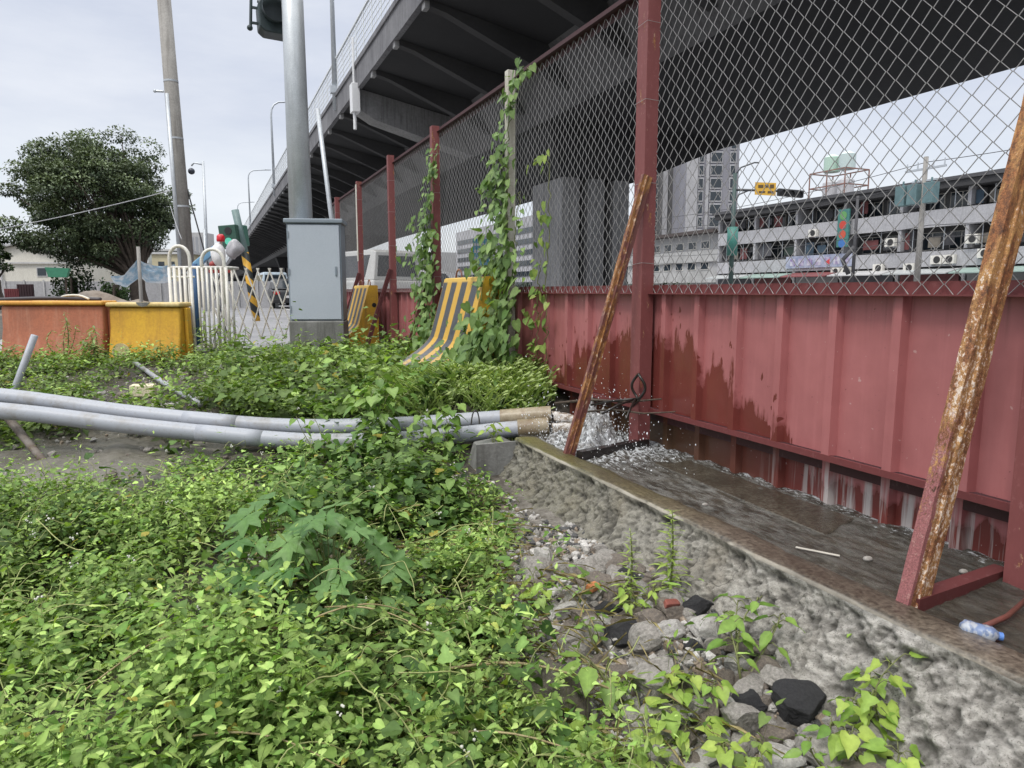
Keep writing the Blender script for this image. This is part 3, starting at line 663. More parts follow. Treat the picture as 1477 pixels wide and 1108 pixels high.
# ------------------------------------------------------------------ pipes
def smoothpath(P, n=60):
    P = [Vector(p) for p in P]; out = []
    for i in range(len(P) - 1):
        p0, p1, p2, p3_ = P[max(i - 1, 0)], P[i], P[i + 1], P[min(i + 2, len(P) - 1)]
        for k in range(n // (len(P) - 1)):
            t = k / (n // (len(P) - 1)); out.append(.5 * ((2 * p1) + (p2 - p0) * t + (2 * p0 - 5 * p1 + 4 * p2 - p3_) * t * t + (3 * p1 - p0 - 3 * p2 + p3_) * t ** 3))
    return out + [P[-1]]
def pipe(P, couple, label, endfrac, R=.056):
    path = smoothpath(P, 70); o = thing('water_pipe', label, 'pipe', tuple(path[len(path) // 2] - Vector((0, 0, R))))
    k = int(len(path) * endfrac)
    b = MB(); b.tube(path[:k + 1], R, 24, False); b.build('pipe_length', M['pvc'], o, smooth=True)
    b = MB(); e = path[k:]
    b.tube(e, R * 1.10, 24, False); b.tube(e[::-1], R * .92, 24, False)
    # ring closing the pipe mouth
    b.build('end_fitting', M['pvcend'], o, smooth=True)
    for f in couple:
        c = int(f * len(path)); b = MB(); b.tube([path[c - 2].lerp(path[c - 1], .2), path[c - 1], path[c], path[c + 1], path[c + 2]], [R * 1.005, R * 1.05, R * 1.05, R * 1.05, R * 1.005], 24); b.build('coupling', M['pvc'], o, smooth=True)
    return o
pipe([(-3.3, 6.45, -.60), (-2.2, 6.08, -.655), (-1.36, 5.79, -.724), (-.487, 5.391, -.846), (.393, 5.03, -.936), (1.103, 4.72, -.930), (1.723, 4.45, -.888), (2.14, 4.24, -.85)], [.505, .14],
     'grey plastic water pipe, upper and rear one of the two sagging pipes', .885)
pipe([(-3.3, 6.25, -.70), (-2.2, 5.92, -.745), (-1.326, 5.592, -.797), (-.477, 5.223, -.906), (.377, 4.87, -1.0), (.807, 4.68, -1.012), (1.324, 4.45, -.985), (1.78, 4.24, -.93), (2.06, 4.12, -.905)], [.455, .745],
     'grey plastic water pipe, lower and nearer one of the two sagging pipes', .90)
b = MB()
for (x, y) in ((1.62, 4.33),):
    b.tube([(x + .09 * math.cos(t) * .35, y + .02, -.925 + .125 * math.sin(t)) for t in np.linspace(0, 2 * PI, 20)], .005, 5, False)
tag(b.build('wire_strap', M['rubberband'], smooth=True), 'dark wire strap tied round both pipes near their open ends', 'strap')
# crossed stakes carrying the pipes at the left
a0, a1 = at(50, 484, 5.55), at(-8, 640, 5.5)
b = MB(); b.tube([a0, a1], .026, 14); tag(b.build('stake', M['pvc'], smooth=True), 'grey plastic tube stake slanting up beside the sagging pipes at left', 'stake')
a0, a1 = at(-25, 562, 5.3), at(70, 674, 4.32)
b = MB(); b.tube([a0, a0.lerp(a1, .5) + Vector((0, 0, .012)), a1], [.028, .028, .024], 10); tag(b.build('stake', surf('grey_brown_wood', (.20, .18, .16), (.10, .07, .05), 9, .8, .5, 60), smooth=True), 'weathered wooden stake propped under the sagging pipes at the mud', 'stake')
b = MB(); b.tube([(-.80, 8.85, -.80), (-.45, 7.45, -.875), (-.10, 6.2, -.93)], .024, 12); tag(b.build('loose_pipe', M['pvc'], smooth=True), 'thin pale grey pipe lying loose on the muddy ground behind the two pipes', 'pipe')
b = MB(); b.prism([(-.70, 7.05), (-.50, 7.0), (-.48, 7.14), (-.68, 7.2)], -.95, -.845, 'z'); tag(b.build('foam_block', plain('cream_foam', (.66, .60, .42), .8), bevel=.01), 'small cream block lying on the dark mud behind the pipes', 'block')
for i, (x, y, z, s, lab) in enumerate(((-.42, 6.35, -.99, (.16, .10, .02), 'flat pale concrete slab piece on mud below the pipes'), (-.62, 6.15, -1.0, (.12, .08, .02), 'small flat grey slab piece near the mud puddle'), (-.05, 6.5, -.95, (.10, .12, .03), 'grey slab fragment beside the end of the loose pipe'), (.45, 9.0, -.85, (.28, .13, .03), 'pale concrete slab half buried in weeds before the folding gate'))):
    b = MB(); b.prism([(x - s[0], y - s[1]), (x + s[0] * .8, y - s[1] * .9), (x + s[0], y + s[1] * .7), (x - s[0] * .6, y + s[1])], z, z + s[2] + .04, 'z'); tag(b.build('slab_piece', M['stone2'], bevel=.012), lab, 'slab')

# ------------------------------------------------------------------ striped concrete barriers
def stripemat():
    m, nt, b = newmat('yellow_black_stripes'); tc = nd(nt, 'ShaderNodeTexCoord'); sx = nd(nt, 'ShaderNodeSeparateXYZ'); nt.links.new(tc.outputs['Object'], sx.inputs[0])
    n = noise(nt, tc.outputs['Object'], 8, 6); n2 = noise(nt, tc.outputs['Object'], 60, 4)
    y = math_(nt, 'ADD', sx.outputs[1], math_(nt, 'MULTIPLY', math_(nt, 'SUBTRACT', n, .5), .03))
    fr = math_(nt, 'FRACT', math_(nt, 'MULTIPLY', math_(nt, 'ADD', y, .015), 1 / .285))
    s = math_(nt, 'MULTIPLY', math_(nt, 'SUBTRACT', fr, .45), 40, True)
    col = mix(nt, s, mix(nt, n, (.62, .36, .035), (.50, .30, .05)), mix(nt, n, (.040, .045, .055), (.075, .08, .09)))
    edge = math_(nt, 'MULTIPLY', math_(nt, 'SUBTRACT', sx.outputs[2], .835), 60, True)
    col = mix(nt, edge, col, (.62, .40, .08))
    low = math_(nt, 'MULTIPLY', math_(nt, 'SUBTRACT', .30, sx.outputs[2]), 3.0, True)
    col = mix(nt, math_(nt, 'MULTIPLY', low, ramp(nt, n2, [(.4, .3), (.6, .9)])), col, (.30, .30, .30))
    col = mix(nt, math_(nt, 'MULTIPLY', ramp(nt, n2, [(.6, 0), (.7, 1)]), .4), col, (.30, .24, .16))
    nt.links.new(col, b.inputs['Base Color']); b.inputs['Roughness'].default_value = .55; bump(nt, b, n2, .15, .006); return m
M['stripe'] = stripemat()
M['yellow'] = surf('worn_yellow_paint', (.60, .34, .025), (.46, .26, .03), 5, .55, .15, 60, streak=(.20, .12, .04), streak_amt=.6)
br = thing('striped_barrier', 'yellow and black striped concrete barrier nearest to the pipes, half hidden by heart shaped leaves', 'barrier', (2.28, 5.52, -.76), 0, 'striped concrete barriers along the fence')
prof = [(0, 0), (0, .875), (-.015, .885), (-.115, .885), (-.13, .875)]
for t in np.linspace(0, 1, 12): prof.append((-.13 - .14 * t, .875 - .50 * t))
for t in np.linspace(.1, 1, 12): prof.append((-.27 - .34 * t ** 1.25, .375 - .30 * t ** .72))
prof += [(-.62, 0)]
L = 1.10
b = MB(); n = len(prof); b.add([(x, y, z) for y in (.004, L - .004) for x, z in prof], [(i, i + n, (i + 1) % n + n, (i + 1) % n) for i in range(n)])
b.build('striped_face', M['stripe'], br, local=True)
b = MB(); b.prism(prof, .0, .004); b.build('end_face', M['yellow'], br, local=True); b = MB(); b.prism(prof, L - .004, L); b.build('end_face', M['yellow'], br, local=True)
b = MB(); b.tube([(-.06, -.002, .60), (-.06, -.006, .60)], .032, 16); b.build('lifting_hole', plain('dark_hole', (.02, .02, .02), .9), br, local=True)
for y in (.28, .85):
    b = MB(); b.tube([(-.065, y + .085 * math.cos(t), .88 + .085 * math.sin(t)) for t in np.linspace(0, PI, 14)], .008, 8); b.build('lifting_loop', M['rusty2'], br, smooth=True, local=True)
dup(br, (2.26, 10.08, -.80), 0, 'yellow and black striped concrete barrier beside the grey cabinet, farther from the pipes')

# ------------------------------------------------------------------ grey cabinet and pole
cb = thing('utility_cabinet', 'tall pale grey metal cabinet on a concrete plinth', 'cabinet', (1.30, 9.46, -.85), -YAW + .10)
b = MB(); b.box(-.355, .355, -.04, .42, .0, .46); b.build('plinth', M['conc'], cb, local=True, bevel=.02)
b = MB(); b.box(-.345, .345, 0, .40, .462, 1.72); b.build('body', M['cabdark'], cb, local=True, bevel=.006)
b = MB(); b.box(-.325, .325, -.022, -.002, .48, 1.70); b.build('door', M['cab'], cb, local=True, bevel=.006)
b = MB(); b.box(-.375, .375, -.04, .42, 1.722, 1.78); b.build('roof', M['cabdark'], cb, local=True, bevel=.012)
b = MB()
for z in (.62, 1.1, 1.58): b.box(-.335, -.315, -.034, -.022, z - .04, z + .04)
b.build('hinge', M['cabdark'], cb, local=True); b = MB(); b.box(.26, .285, -.036, -.022, 1.05, 1.17); b.build('handle', M['cabdark'], cb, local=True, bevel=.004)
tl = thing('signal_pole', 'smooth silver grey pole rising behind the pale cabinet', 'pole', (1.22, 10.05, -.85))
b = MB(); b.tube([(1.22, 10.05, -.85), (1.22, 10.05, 6.2)], [.165, .125], 28); b.build('pole', M['silver'], tl, smooth=True)
b = MB(); b.tube([(1.22, 10.05, -.846), (1.22, 10.05, -.81)], .24, 24); b.build('base_plate', M['silver'], tl)
# traffic signal head seen from behind and below
hd = thing('pedestrian_signal', 'dark green signal head with hood and bracket hung at top behind the silver pole', 'traffic signal', tuple(at(394, 26, 10.2)), -YAW + .45)
M['signal'] = surf('dark_green_signal', (.035, .055, .06), (.02, .03, .034), 4, .5, .1, 60)
b = MB(); b.prism([(-.20, -.18), (-.13, -.24), (.20, -.25), (.22, .10), (.14, .26), (-.12, .26), (-.21, .12)], -.16, .16); b.build('housing', M['signal'], hd, local=True, bevel=.02)
b = MB(); b.tube([(0, -.16, .05), (0, -.36, .03)], [.17, .18], 20, False); b.build('hood', M['signal'], hd, local=True, smooth=True)
b = MB(); b.tube([(-.30, .02, -.16), (-.235, .02, .9)], .020, 8); b.bar((-.30, .02, -.10), (-.18, .02, -.10), .03, .03); b.bar((-.27, .02, .10), (-.18, .02, .10), .03, .03); b.ico((-.31, .02, -.17), .04, 2); b.build('bracket', M['signal'], hd, local=True)
b = MB(); b.tube([(-.2, 0, .18), (0.05, .02, .2), (.25, 0.05, .3), (.42, .05, .32)], .02, 8); b.build('arm', M['signal'], hd, local=True)
p0, p1 = at(458, 157, 13.0), at(480, 330, 13.0); b = MB(); b.tube([p0, p1, p1 + (p1 - p0) * 1.2], .040, 14)
tag(b.build('steel_tube', M['lampgrey'], smooth=True), 'thin leaning grey steel tube behind the cabinet at the fence end', 'tube')

# ------------------------------------------------------------------ overpass
ov = thing('overpass', 'long dark concrete overpass with ribbed underside and pale parapet screen', 'overpass', (10.4, 17, -LIFT))
OY0, OY1 = -14., 420.
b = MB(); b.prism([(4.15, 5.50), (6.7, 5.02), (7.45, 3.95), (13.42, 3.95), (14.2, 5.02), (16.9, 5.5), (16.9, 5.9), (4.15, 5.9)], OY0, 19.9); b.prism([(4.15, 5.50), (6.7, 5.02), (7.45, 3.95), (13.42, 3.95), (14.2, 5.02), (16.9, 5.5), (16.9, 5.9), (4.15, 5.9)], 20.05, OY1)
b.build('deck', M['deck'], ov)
b = MB(); b.add([(6.67, OY0, 5.018), (7.43, OY0, 3.945), (7.43, OY1, 3.945), (6.67, OY1, 5.018), (6.72, OY0, 5.01), (7.46, OY0, 3.951), (7.46, OY1, 3.951), (6.72, OY1, 5.01)], [(0, 1, 2, 3), (7, 6, 5, 4), (0, 4, 5, 1), (1, 5, 6, 2), (2, 6, 7, 3), (3, 7, 4, 0)]); b.build('web', surf('skylit_web_concrete', (.13, .13, .133), (.09, .09, .093), .5, .85, .1, 14, streak=(.05, .05, .051), streak_amt=.7), ov)  # paler concrete on this plate paints in the skylight on the web
b = MB(); b.box(4.02, 4.147, OY0, OY1, 5.47, 6.17); b.box(3.98, 4.02, OY0, OY1, 6.05, 6.17); b.build('parapet', M['parapet'], ov)
b = MB(); b.box(16.9, 17.03, OY0, OY1, 5.47, 6.17); b.build('parapet', M['parapet'], ov)
for k in range(72):
    y = 9.0 + 2.3 * (k - 6)
    if abs(y - 20) < .9: continue
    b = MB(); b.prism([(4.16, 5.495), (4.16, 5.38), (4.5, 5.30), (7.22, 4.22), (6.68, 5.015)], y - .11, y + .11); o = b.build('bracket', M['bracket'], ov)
    b = MB(); b.box(4.06, 4.158, y - .1, y + .1, 5.34, 5.466); b.build('end_block', M['endblock'], o)
b = MB(); b.prism([(4.10, 5.494), (4.10, 4.95), (4.5, 4.72), (7.4, 3.96), (6.68, 5.01)], 19.92, 20.6); b.build('cross_beam', M['pier'], ov)
b = MB(); b.box(3.86, 4.08, 19.75, 20.1, 4.85, 5.6); b.tube([(3.95, 19.9, 4.85), (3.95, 19.9, 4.4)], .05, 10); b.tube([(3.95, 19.9, 5.6), (3.95, 19.9, 6.8)], .035, 8); b.build('drain_box', plain('white_drain', (.72, .73, .74), .5), ov, bevel=.015)
# screen: posts and wire panes above the parapet
b = MB(); scr = MB(); Ns = 0
for y in np.arange(OY0, 200, 1.0): scr.bar((4.06, y, 6.17), (4.06, y, 7.22), .03, .03, (1, 0, 0))
scr.build('screen_post', M['screen'], ov)['kind'] = 'stuff'
for z in np.arange(6.27, 7.25, .16): b.bar((4.06, OY0, z), (4.06, 300, z), .014, .014)
for y in np.arange(8, 70, .25): b.bar((4.06, y, 6.2), (4.06, y, 7.2), .012, .012, (1, 0, 0))
b.bar((4.06, OY0, 7.22), (4.06, 300, 7.22), .05, .05)
b.build('screen_rail', M['screen'], ov)
# piers
for i, y in enumerate((16.2, 52, 88, 124, 160, 200, 250)):
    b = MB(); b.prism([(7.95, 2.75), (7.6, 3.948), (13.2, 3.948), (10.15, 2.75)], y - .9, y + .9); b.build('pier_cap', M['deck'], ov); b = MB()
    for k, x in enumerate((8.0, 8.72, 9.44)):
        b.box(x + .002, x + .46, y - .85, y + .85, -.86, 2.745)
        b2_ = MB(); b2_.box(x + .46, x + .72, y - .40, y + .40, -.86, 2.745); b2_.build('pier_recess', M['deck'], ov)
    b.build('pier', M['pier'], ov)
# lamp posts along the overpass edge
for i, y in enumerate((23.2, 45.2, 71.0, 97)):
    lp = thing('street_lamp', ('tall overpass lamp post nearest the viewer, its head above the photo', 'curved arm street lamp on the overpass edge, right behind the silver pole', 'curved arm street lamp on the overpass edge, middle of the three with visible arms', 'smallest and farthest curved arm street lamp on the overpass')[i], 'street lamp', (4.0, y, 6.17), 0, 'lamps along the overpass')
    b = MB(); q = [(0, 0, -.5), (0, 0, 4.2), (.04, 0, 4.55), (.18, 0, 4.82), (.45, 0, 5.0), (1.5, 0, 5.12)]
    b.tube(q, [.085, .06, .055, .05, .05, .04], 10); b.build('pole', M['lampgrey'], lp, smooth=True, local=True)
    b = MB(); b.prism([(1.45, 5.08), (2.05, 5.13), (2.1, 5.2), (1.5, 5.19)], -.09, .09); b.build('lamp_head', M['lampgrey'], lp, local=True, bevel=.02)
    b = MB(); b.box(-.14, .14, -.1, .1, 0, .22); b.build('junction_box', M['lampgrey'], lp, local=True)
#__PART2__
# ------------------------------------------------------------------ left middle distance
def barrier_box(loc, rz, L, H, cols, label, rim, mat, disc=False, chip=False):
    o = thing('plastic_barrier', label, 'barrier', loc, rz, 'water filled barriers at the roadside')
    prof = [(-.24, 0), (.24, 0), (.24, .12), (.14, .40), (.13, H - .06), (-.13, H - .06), (-.14, .40), (-.20, .12)]
    b = MB(); b.prism([(z, x) for z, x in [(p[0], p[1]) for p in prof]], -L / 2, L / 2, 'x'); b.build('body', mat, o, local=True, bevel=.03)
    b = MB(); b.box(-L / 2 - .02, L / 2 + .02, -.17, .17, H - .058, H); b.build('top_rim', rim, o, local=True, bevel=.02)
    b = MB(); b.box(L / 2 + .004, L / 2 + .05, -.05, .05, .02, H - .07); b.build('connector', mat, o, local=True, bevel=.01)
    if disc:
        b = MB(); b.tube([(-L * .28, -.262, .10), (-L * .28, -.249, .10)], .115, 24); b.build('round_plug', plain('pale_plug', (.5, .42, .22), .6), o, local=True)
    if chip:
        b = MB(); b.prism([(-.08, H + .002), (-.05, H - .035), (.0, H - .055), (.06, H - .045), (.10, H + .002)], -.174, -.10); b.build('broken_chip', M['conc'], o, local=True)
    return o
M['brownred'] = surf('faded_orange_plastic', (.40, .135, .07), (.32, .115, .065), 2.5, .6, .08, 40, streak=(.50, .26, .17), streak_amt=.55)
M['ochre'] = surf('faded_yellow_plastic', (.62, .35, .025), (.50, .27, .025), 2.5, .55, .08, 40, streak=(.35, .17, .03), streak_amt=.6)
M['orangerim'] = surf('orange_rim', (.62, .33, .06), (.52, .24, .04), 4, .6, .1, 40)
M['yellowrim'] = surf('pale_rim', (.60, .48, .25), (.5, .36, .12), 4, .6, .1, 40)
barrier_box((-1.76, 10.45, -.86), -.43, 1.30, .74, None, 'faded orange plastic barrier with orange rim, left of the yellow one', M['orangerim'], M['brownred'])
barrier_box((-.69, 9.98, -.86), -.46, .92, .72, None, 'faded yellow plastic barrier with a round plug, between the orange one and the white cage', M['yellowrim'], M['ochre'], True, True)
# hoses lying on the barriers
for k, (q, r, lab) in enumerate((([(-2.7, 10.8, -.12), (-1.9, 10.45, -.09), (-1.25, 10.2, -.105)], .025, 'dark hose lying along the top of the orange barrier'), ([(-1.75, 10.42, -.10), (-1.66, 10.35, -.06), (-1.5, 10.28, -.055), (-1.38, 10.22, -.10)], .014, 'thin pale hose curling on the orange barrier'))):
    b = MB(); b.tube(smoothpath(q, 24), r, 8); tag(b.build('hose', plain(('black_hose', 'white_hose')[k], ((.03, .025, .03), (.6, .58, .5))[k], .5), smooth=True), lab, 'hose')
# white cage railing
M['whitepaint'] = surf('white_paint', (.74, .73, .68), (.60, .58, .52), 6, .5, .1, 60, streak=(.34, .24, .15), streak_amt=.45)
cg = thing('cage_railing', 'white painted tubular cage railing with two arched tops beside the yellow barrier', 'railing', (-.03, 10.02, -.86), -.42)
W, Dp, H = .74, .36, 1.16
b = MB()
for z in (.14, H):
    b = MB()
    q = [(-W / 2, -Dp / 2, z), (W / 2, -Dp / 2, z), (W / 2, Dp / 2, z), (-W / 2, Dp / 2, z), (-W / 2, -Dp / 2, z)]
    for u, v in zip(q, q[1:]): b.tube([u, v], .018, 8)
    b.build('frame_rail', M['whitepaint'], cg, smooth=True, local=True)
b = MB(); b.tube([(-W / 2, -Dp / 2, 1.04), (-.05, -Dp / 2, 1.04)], .014, 8)
b.build('frame_rail', M['whitepaint'], cg, smooth=True, local=True)
for k, x in enumerate((-.365, -.30, -.235, -.17, -.09, .0, .055, .115, .175, .235, .30, .365)):
    b = MB(); b.tube([(x, -Dp / 2 - .012, .0 if k in (0, 4, 8, 11) else .14), (x, -Dp / 2 - .012, H)], .021 if k in (0, 1, 3, 4, 11) else .015, 8); b.build('bar', M['whitepaint'], cg, smooth=True, local=True)
for x in (-.30, -.12, .08, .28):
    b = MB(); b.tube([(x, Dp / 2 + .01, .14), (x, Dp / 2 + .01, H)], .015, 8); b.build('bar', M['whitepaint'], cg, smooth=True, local=True)
for x0, x1, h in ((-.36, -.10, 1.42), (.05, .34, 1.38)):
    b = MB(); q = [(x0, -Dp / 2, 1.0)] + [((x0 + x1) / 2 - (x1 - x0) / 2 * math.cos(t), -Dp / 2, h - .15 + .16 * math.sin(t)) for t in np.linspace(0, PI, 14)] + [(x1, -Dp / 2, .7)]
    b.tube(q, .022, 10); b.build('arch', M['whitepaint'], cg, smooth=True, local=True)
b = MB(); b.box(-W / 2 - .03, W / 2 + .02, -Dp / 2 - .05, Dp / 2 + .03, 0, .10); b.build('sill', M['conc'], cg, local=True, bevel=.01)
b = MB(); b.tube([(-.17, 10.25, -.85), (-.165, 10.26, .36)], .055, 14); tag(b.build('blue_tube', plain('blue_plastic', (.035, .10, .22), .45), smooth=True), 'blue plastic tube standing inside the white cage', 'tube')
p = at(318, 378, 10.2)
b = MB(); b.ico((p.x - .02, p.y, p.z + .10), .105, 3, (.95, .7, 1.7)); V = np.array(b.v); V += .03 * np.stack([fbm(V * 7, 3, s_) for s_ in (1, 2, 3)], -1); b.v = [tuple(v) for v in V]
tag(b.build('white_sack', plain('white_sack', (.75, .75, .76), .6), smooth=True), 'bulging white sack perched behind the top of the cage', 'sack')
bl = thing('warning_beacon', 'small red warning beacon on a white stem above the cage', 'beacon', (p.x + .02, p.y, p.z + .27))
b = MB(); b.tube([(0, 0, .02), (0, 0, .045), (0, 0, .10), (0, 0, .125)], [.055, .06, .055, .03], 14); b.build('lens', plain('red_lens', (.55, .02, .03), .25), bl, local=True, smooth=True)
b = MB(); b.tube([(0, 0, -1.2), (0, 0, .02)], .02, 10); b.build('stem', M['whitepaint'], bl, local=True)
p = at(338, 362, 10.6)
b = MB(); b.ico((p.x, p.y, p.z + .02), .13, 3, (1.0, .7, 1.1)); V = np.array(b.v); V += .06 * np.stack([fbm(V * 6, 3, s_ + 5) for s_ in (1, 2, 3)], -1); b.v = [tuple(v) for v in V]
tag(b.build('plastic_bag', plain('dirty_grey_plastic', (.36, .36, .38), .3), smooth=True), 'crumpled grey plastic bag hung beside the striped signal pole', 'bag')
p = at(298, 374, 10.5)
b = MB(); b.bar((p.x - .16, p.y, p.z - .10), (p.x + .14, p.y - .05, p.z + .16), .14, .10); tag(b.build('blue_box', plain('blue_crate', (.16, .34, .52), .5), bevel=.015), 'tilted light blue box behind the top of the cage', 'box')
p = at(318, 392, 10.25)
b = MB(); b.box(p.x - .16, p.x + .14, p.y - .06, p.y + .06, p.z - .02, p.z + .04); b.ico((p.x - .1, p.y - .03, p.z + .1), .05, 2)
tag(b.build('red_tool', plain('dark_red_tool', (.3, .04, .035), .5), bevel=.008), 'small dark red tool resting on the cage rail below the sack', 'tool')
# folding gate
gt = thing('folding_gate', 'white folding lattice gate between the cage and the grey cabinet', 'gate', (.66, 10.5, -.68), -.40)
for k in range(9):
    x = -.66 + k * .165
    for s_ in (-1, 1):
        b = MB(); yo = .012 * s_
        xa, xb = x - .175 * s_, x + .175 * s_
        pts = [(xa, yo, .0), (xb, yo, 1.0)]
        # clip at the gate ends
        def clip(p_, q_):
            t0, t1 = 0., 1.
            for lim in (-.64, .64):
                dx = q_[0] - p_[0]
                t = (lim - p_[0]) / dx
                if lim < 0:
                    if dx > 0: t0 = max(t0, t)
                    else: t1 = min(t1, t)
                else:
                    if dx > 0: t1 = min(t1, t)
                    else: t0 = max(t0, t)
            f_ = lambda t: (p_[0] + (q_[0] - p_[0]) * t, p_[1], p_[2] + (q_[2] - p_[2]) * t)
            return (f_(t0), f_(t1)) if t1 - t0 > .1 else None
        c = clip(*pts)
        if c: b.bar(c[0], c[1], .012, .032, (0, 1, 0)); b.build('lattice_bar', M['whitepaint'], gt, local=True)
b = MB(); b.tube([(.58, -.02, -.16), (.58, -.02, 1.16), (.60, -.02, 1.24), (.66, -.02, 1.28)], .022, 8); b.tube([(.66, -.02, -.16), (.66, -.02, 1.28)], .022, 8)
for z in (.3, .6, .9, 1.1): b.bar((.58, -.02, z), (.66, -.02, z), .015, .015)
b.build('end_post', M['whitepaint'], gt, local=True)

# utility pole, wires
M['polecon'] = surf('concrete_pole', (.30, .29, .27), (.22, .21, .195), 2, .8, .25, 40, streak=(.12, .11, .10), streak_amt=.7)
up = thing('utility_pole', 'leaning grey concrete utility pole in front of the big tree', 'utility pole', (-.25, 13.19, -.85))
top = at(229, -90, 12.0); foot = at(275, 440, 12.0) ; foot = Vector((foot.x, foot.y, -.86))
b = MB(); b.tube([foot, top], [.135, .098], 20); b.build('pole', M['polecon'], up, smooth=True)
a0, a1 = at(241, 135, 11.9), at(261, 395, 11.88)
b = MB(); b.tube([a0, a1], .035, 10); b.build('conduit', M['lampgrey'], up, smooth=True)
for t in (.18, .35, .52, .66):
    c = foot.lerp(top, t); d = (top - foot).normalized() * .015; r = .139 - .037 * t; b = MB(); b.tube([c - d, c + d], r, 20, False); b.build('steel_band', M['lampgrey'], up, smooth=True)
b = MB(); c = at(236, 132, 11.9); b.tube([c, c - Vector((.12, -.03, 0))], .02, 8); b.ico(c - Vector((.13, -.03, 0)), .03, 1); b.build('hook', M['lampgrey'], up)
def wire(p, q, sag, r, m, lab, n=24, name='wire', cat='wire'):
    p, q = Vector(p), Vector(q); b = MB()
    b.tube([p.lerp(q, t) - Vector((0, 0, sag * 4 * t * (1 - t))) for t in np.linspace(0, 1, n)], r, 5); return tag(b.build(name, m, smooth=True), lab, cat)
M['wirem'] = plain('grey_cable', (.42, .43, .45), .6); M['blackw'] = plain('black_cable_sheath', (.05, .05, .055), .6)
wire(at(250, 274, 11.95), at(-260, 365, 15), .15, .008, M['wirem'], 'thin pale cable sagging left from the concrete pole across the tree')
wire(at(254, 215, 12.0), (.28, 13.05, -.8), .0, .012, M['blackw'], 'dark guy wire running from the concrete pole down behind the cage')
wire(at(246, 298, 11.9), at(262, 345, 11.6), .03, .006, M['wirem'], 'short loose wire hanging at the left of the concrete pole')
# camera pole
cc = thing('camera_pole', 'slim grey pole with a dome camera on a short arm', 'camera pole', (0.02, 32.7, -.85))
b = MB(); b.tube([(.0, 32.7, -.85), (.10, 32.66, 5.4)], [.075, .055], 10); b.tube([(-.08, 32.7, -.85), (-.0, 32.66, 2.6)], [.06, .06], 10); b.build('pole', M['lampgrey'], cc, smooth=True)
b = MB(); b.tube([(.10, 32.66, 5.25), (-.25, 32.8, 5.32), (-.36, 32.85, 5.2)], .035, 8); b.build('arm', M['lampgrey'], cc, smooth=True)
b = MB(); b.ico((-.37, 32.85, 4.98), .14, 2); b.build('dome_camera', plain('dark_dome', (.03, .035, .05), .2), cc, smooth=True)
# leaning signal
p0, p1 = at(339, 303, 20.0), at(366, 420, 20.0)
sg = thing('traffic_signal', 'leaning traffic signal with dark green head on a striped pole', 'traffic signal', (p1.x, p1.y, -.85))
M['yb'] = None
def ybmat():
    m, nt, b = newmat('yellow_black_bands'); tc = nd(nt, 'ShaderNodeTexCoord'); sx = nd(nt, 'ShaderNodeSeparateXYZ'); nt.links.new(tc.outputs['Object'], sx.inputs[0])
    fr = math_(nt, 'FRACT', math_(nt, 'MULTIPLY', math_(nt, 'ADD', sx.outputs[2], math_(nt, 'MULTIPLY', sx.outputs[0], .9)), 2.2))
    s = math_(nt, 'GREATER_THAN', fr, .5)
    nt.links.new(mix(nt, s, (.62, .34, .03), (.02, .025, .025)), b.inputs['Base Color']); b.inputs['Roughness'].default_value = .5; return m
M['yb'] = ybmat()
c = p0.lerp(p1, .52); foot = Vector((p1.x + .04, p1.y, -.86))
b = MB(); b.tube([p0, c], .10, 12); b.build('upper_pole', surf('green_grey_pole', (.16, .24, .23), (.12, .18, .18), 4, .5), sg, smooth=True)
b = MB(); b.tube([c, foot], .105, 12); b.build('striped_pole', M['yb'], sg, smooth=True)
b = MB(); h = at(333, 342, 19.8); b.bar((h.x, h.y, h.z - .32), (h.x - .06, h.y, h.z + .32), .48, .26, (-SN, -CS, 0)); b.build('head', plain('dark_green_head', (.03, .085, .06), .5), sg, bevel=.02)
for k, (dz, cm) in enumerate(((.16, ((.02, .02, .02), None)), (-.13, ((.1, .5, .35), (.2, .9, .65))))):
    b = MB(); f_ = Vector((-SN, -CS, 0)); c0 = Vector((h.x - .01, h.y, h.z + dz)) + f_ * .14; b.tube([c0, c0 + f_ * .02], .10, 14); b.build('lens', plain('signal_lens', cm[0], .3, emit=cm[1], es=.15), sg)
b = MB(); h2 = at(350, 340, 20.2); b.bar((h2.x, h2.y, h2.z - .3), (h2.x - .05, h2.y, h2.z + .28), .3, .3, (-SN, -CS, 0)); b.build('rear_head', plain('green_head_side', (.06, .17, .13), .5), sg, bevel=.03)

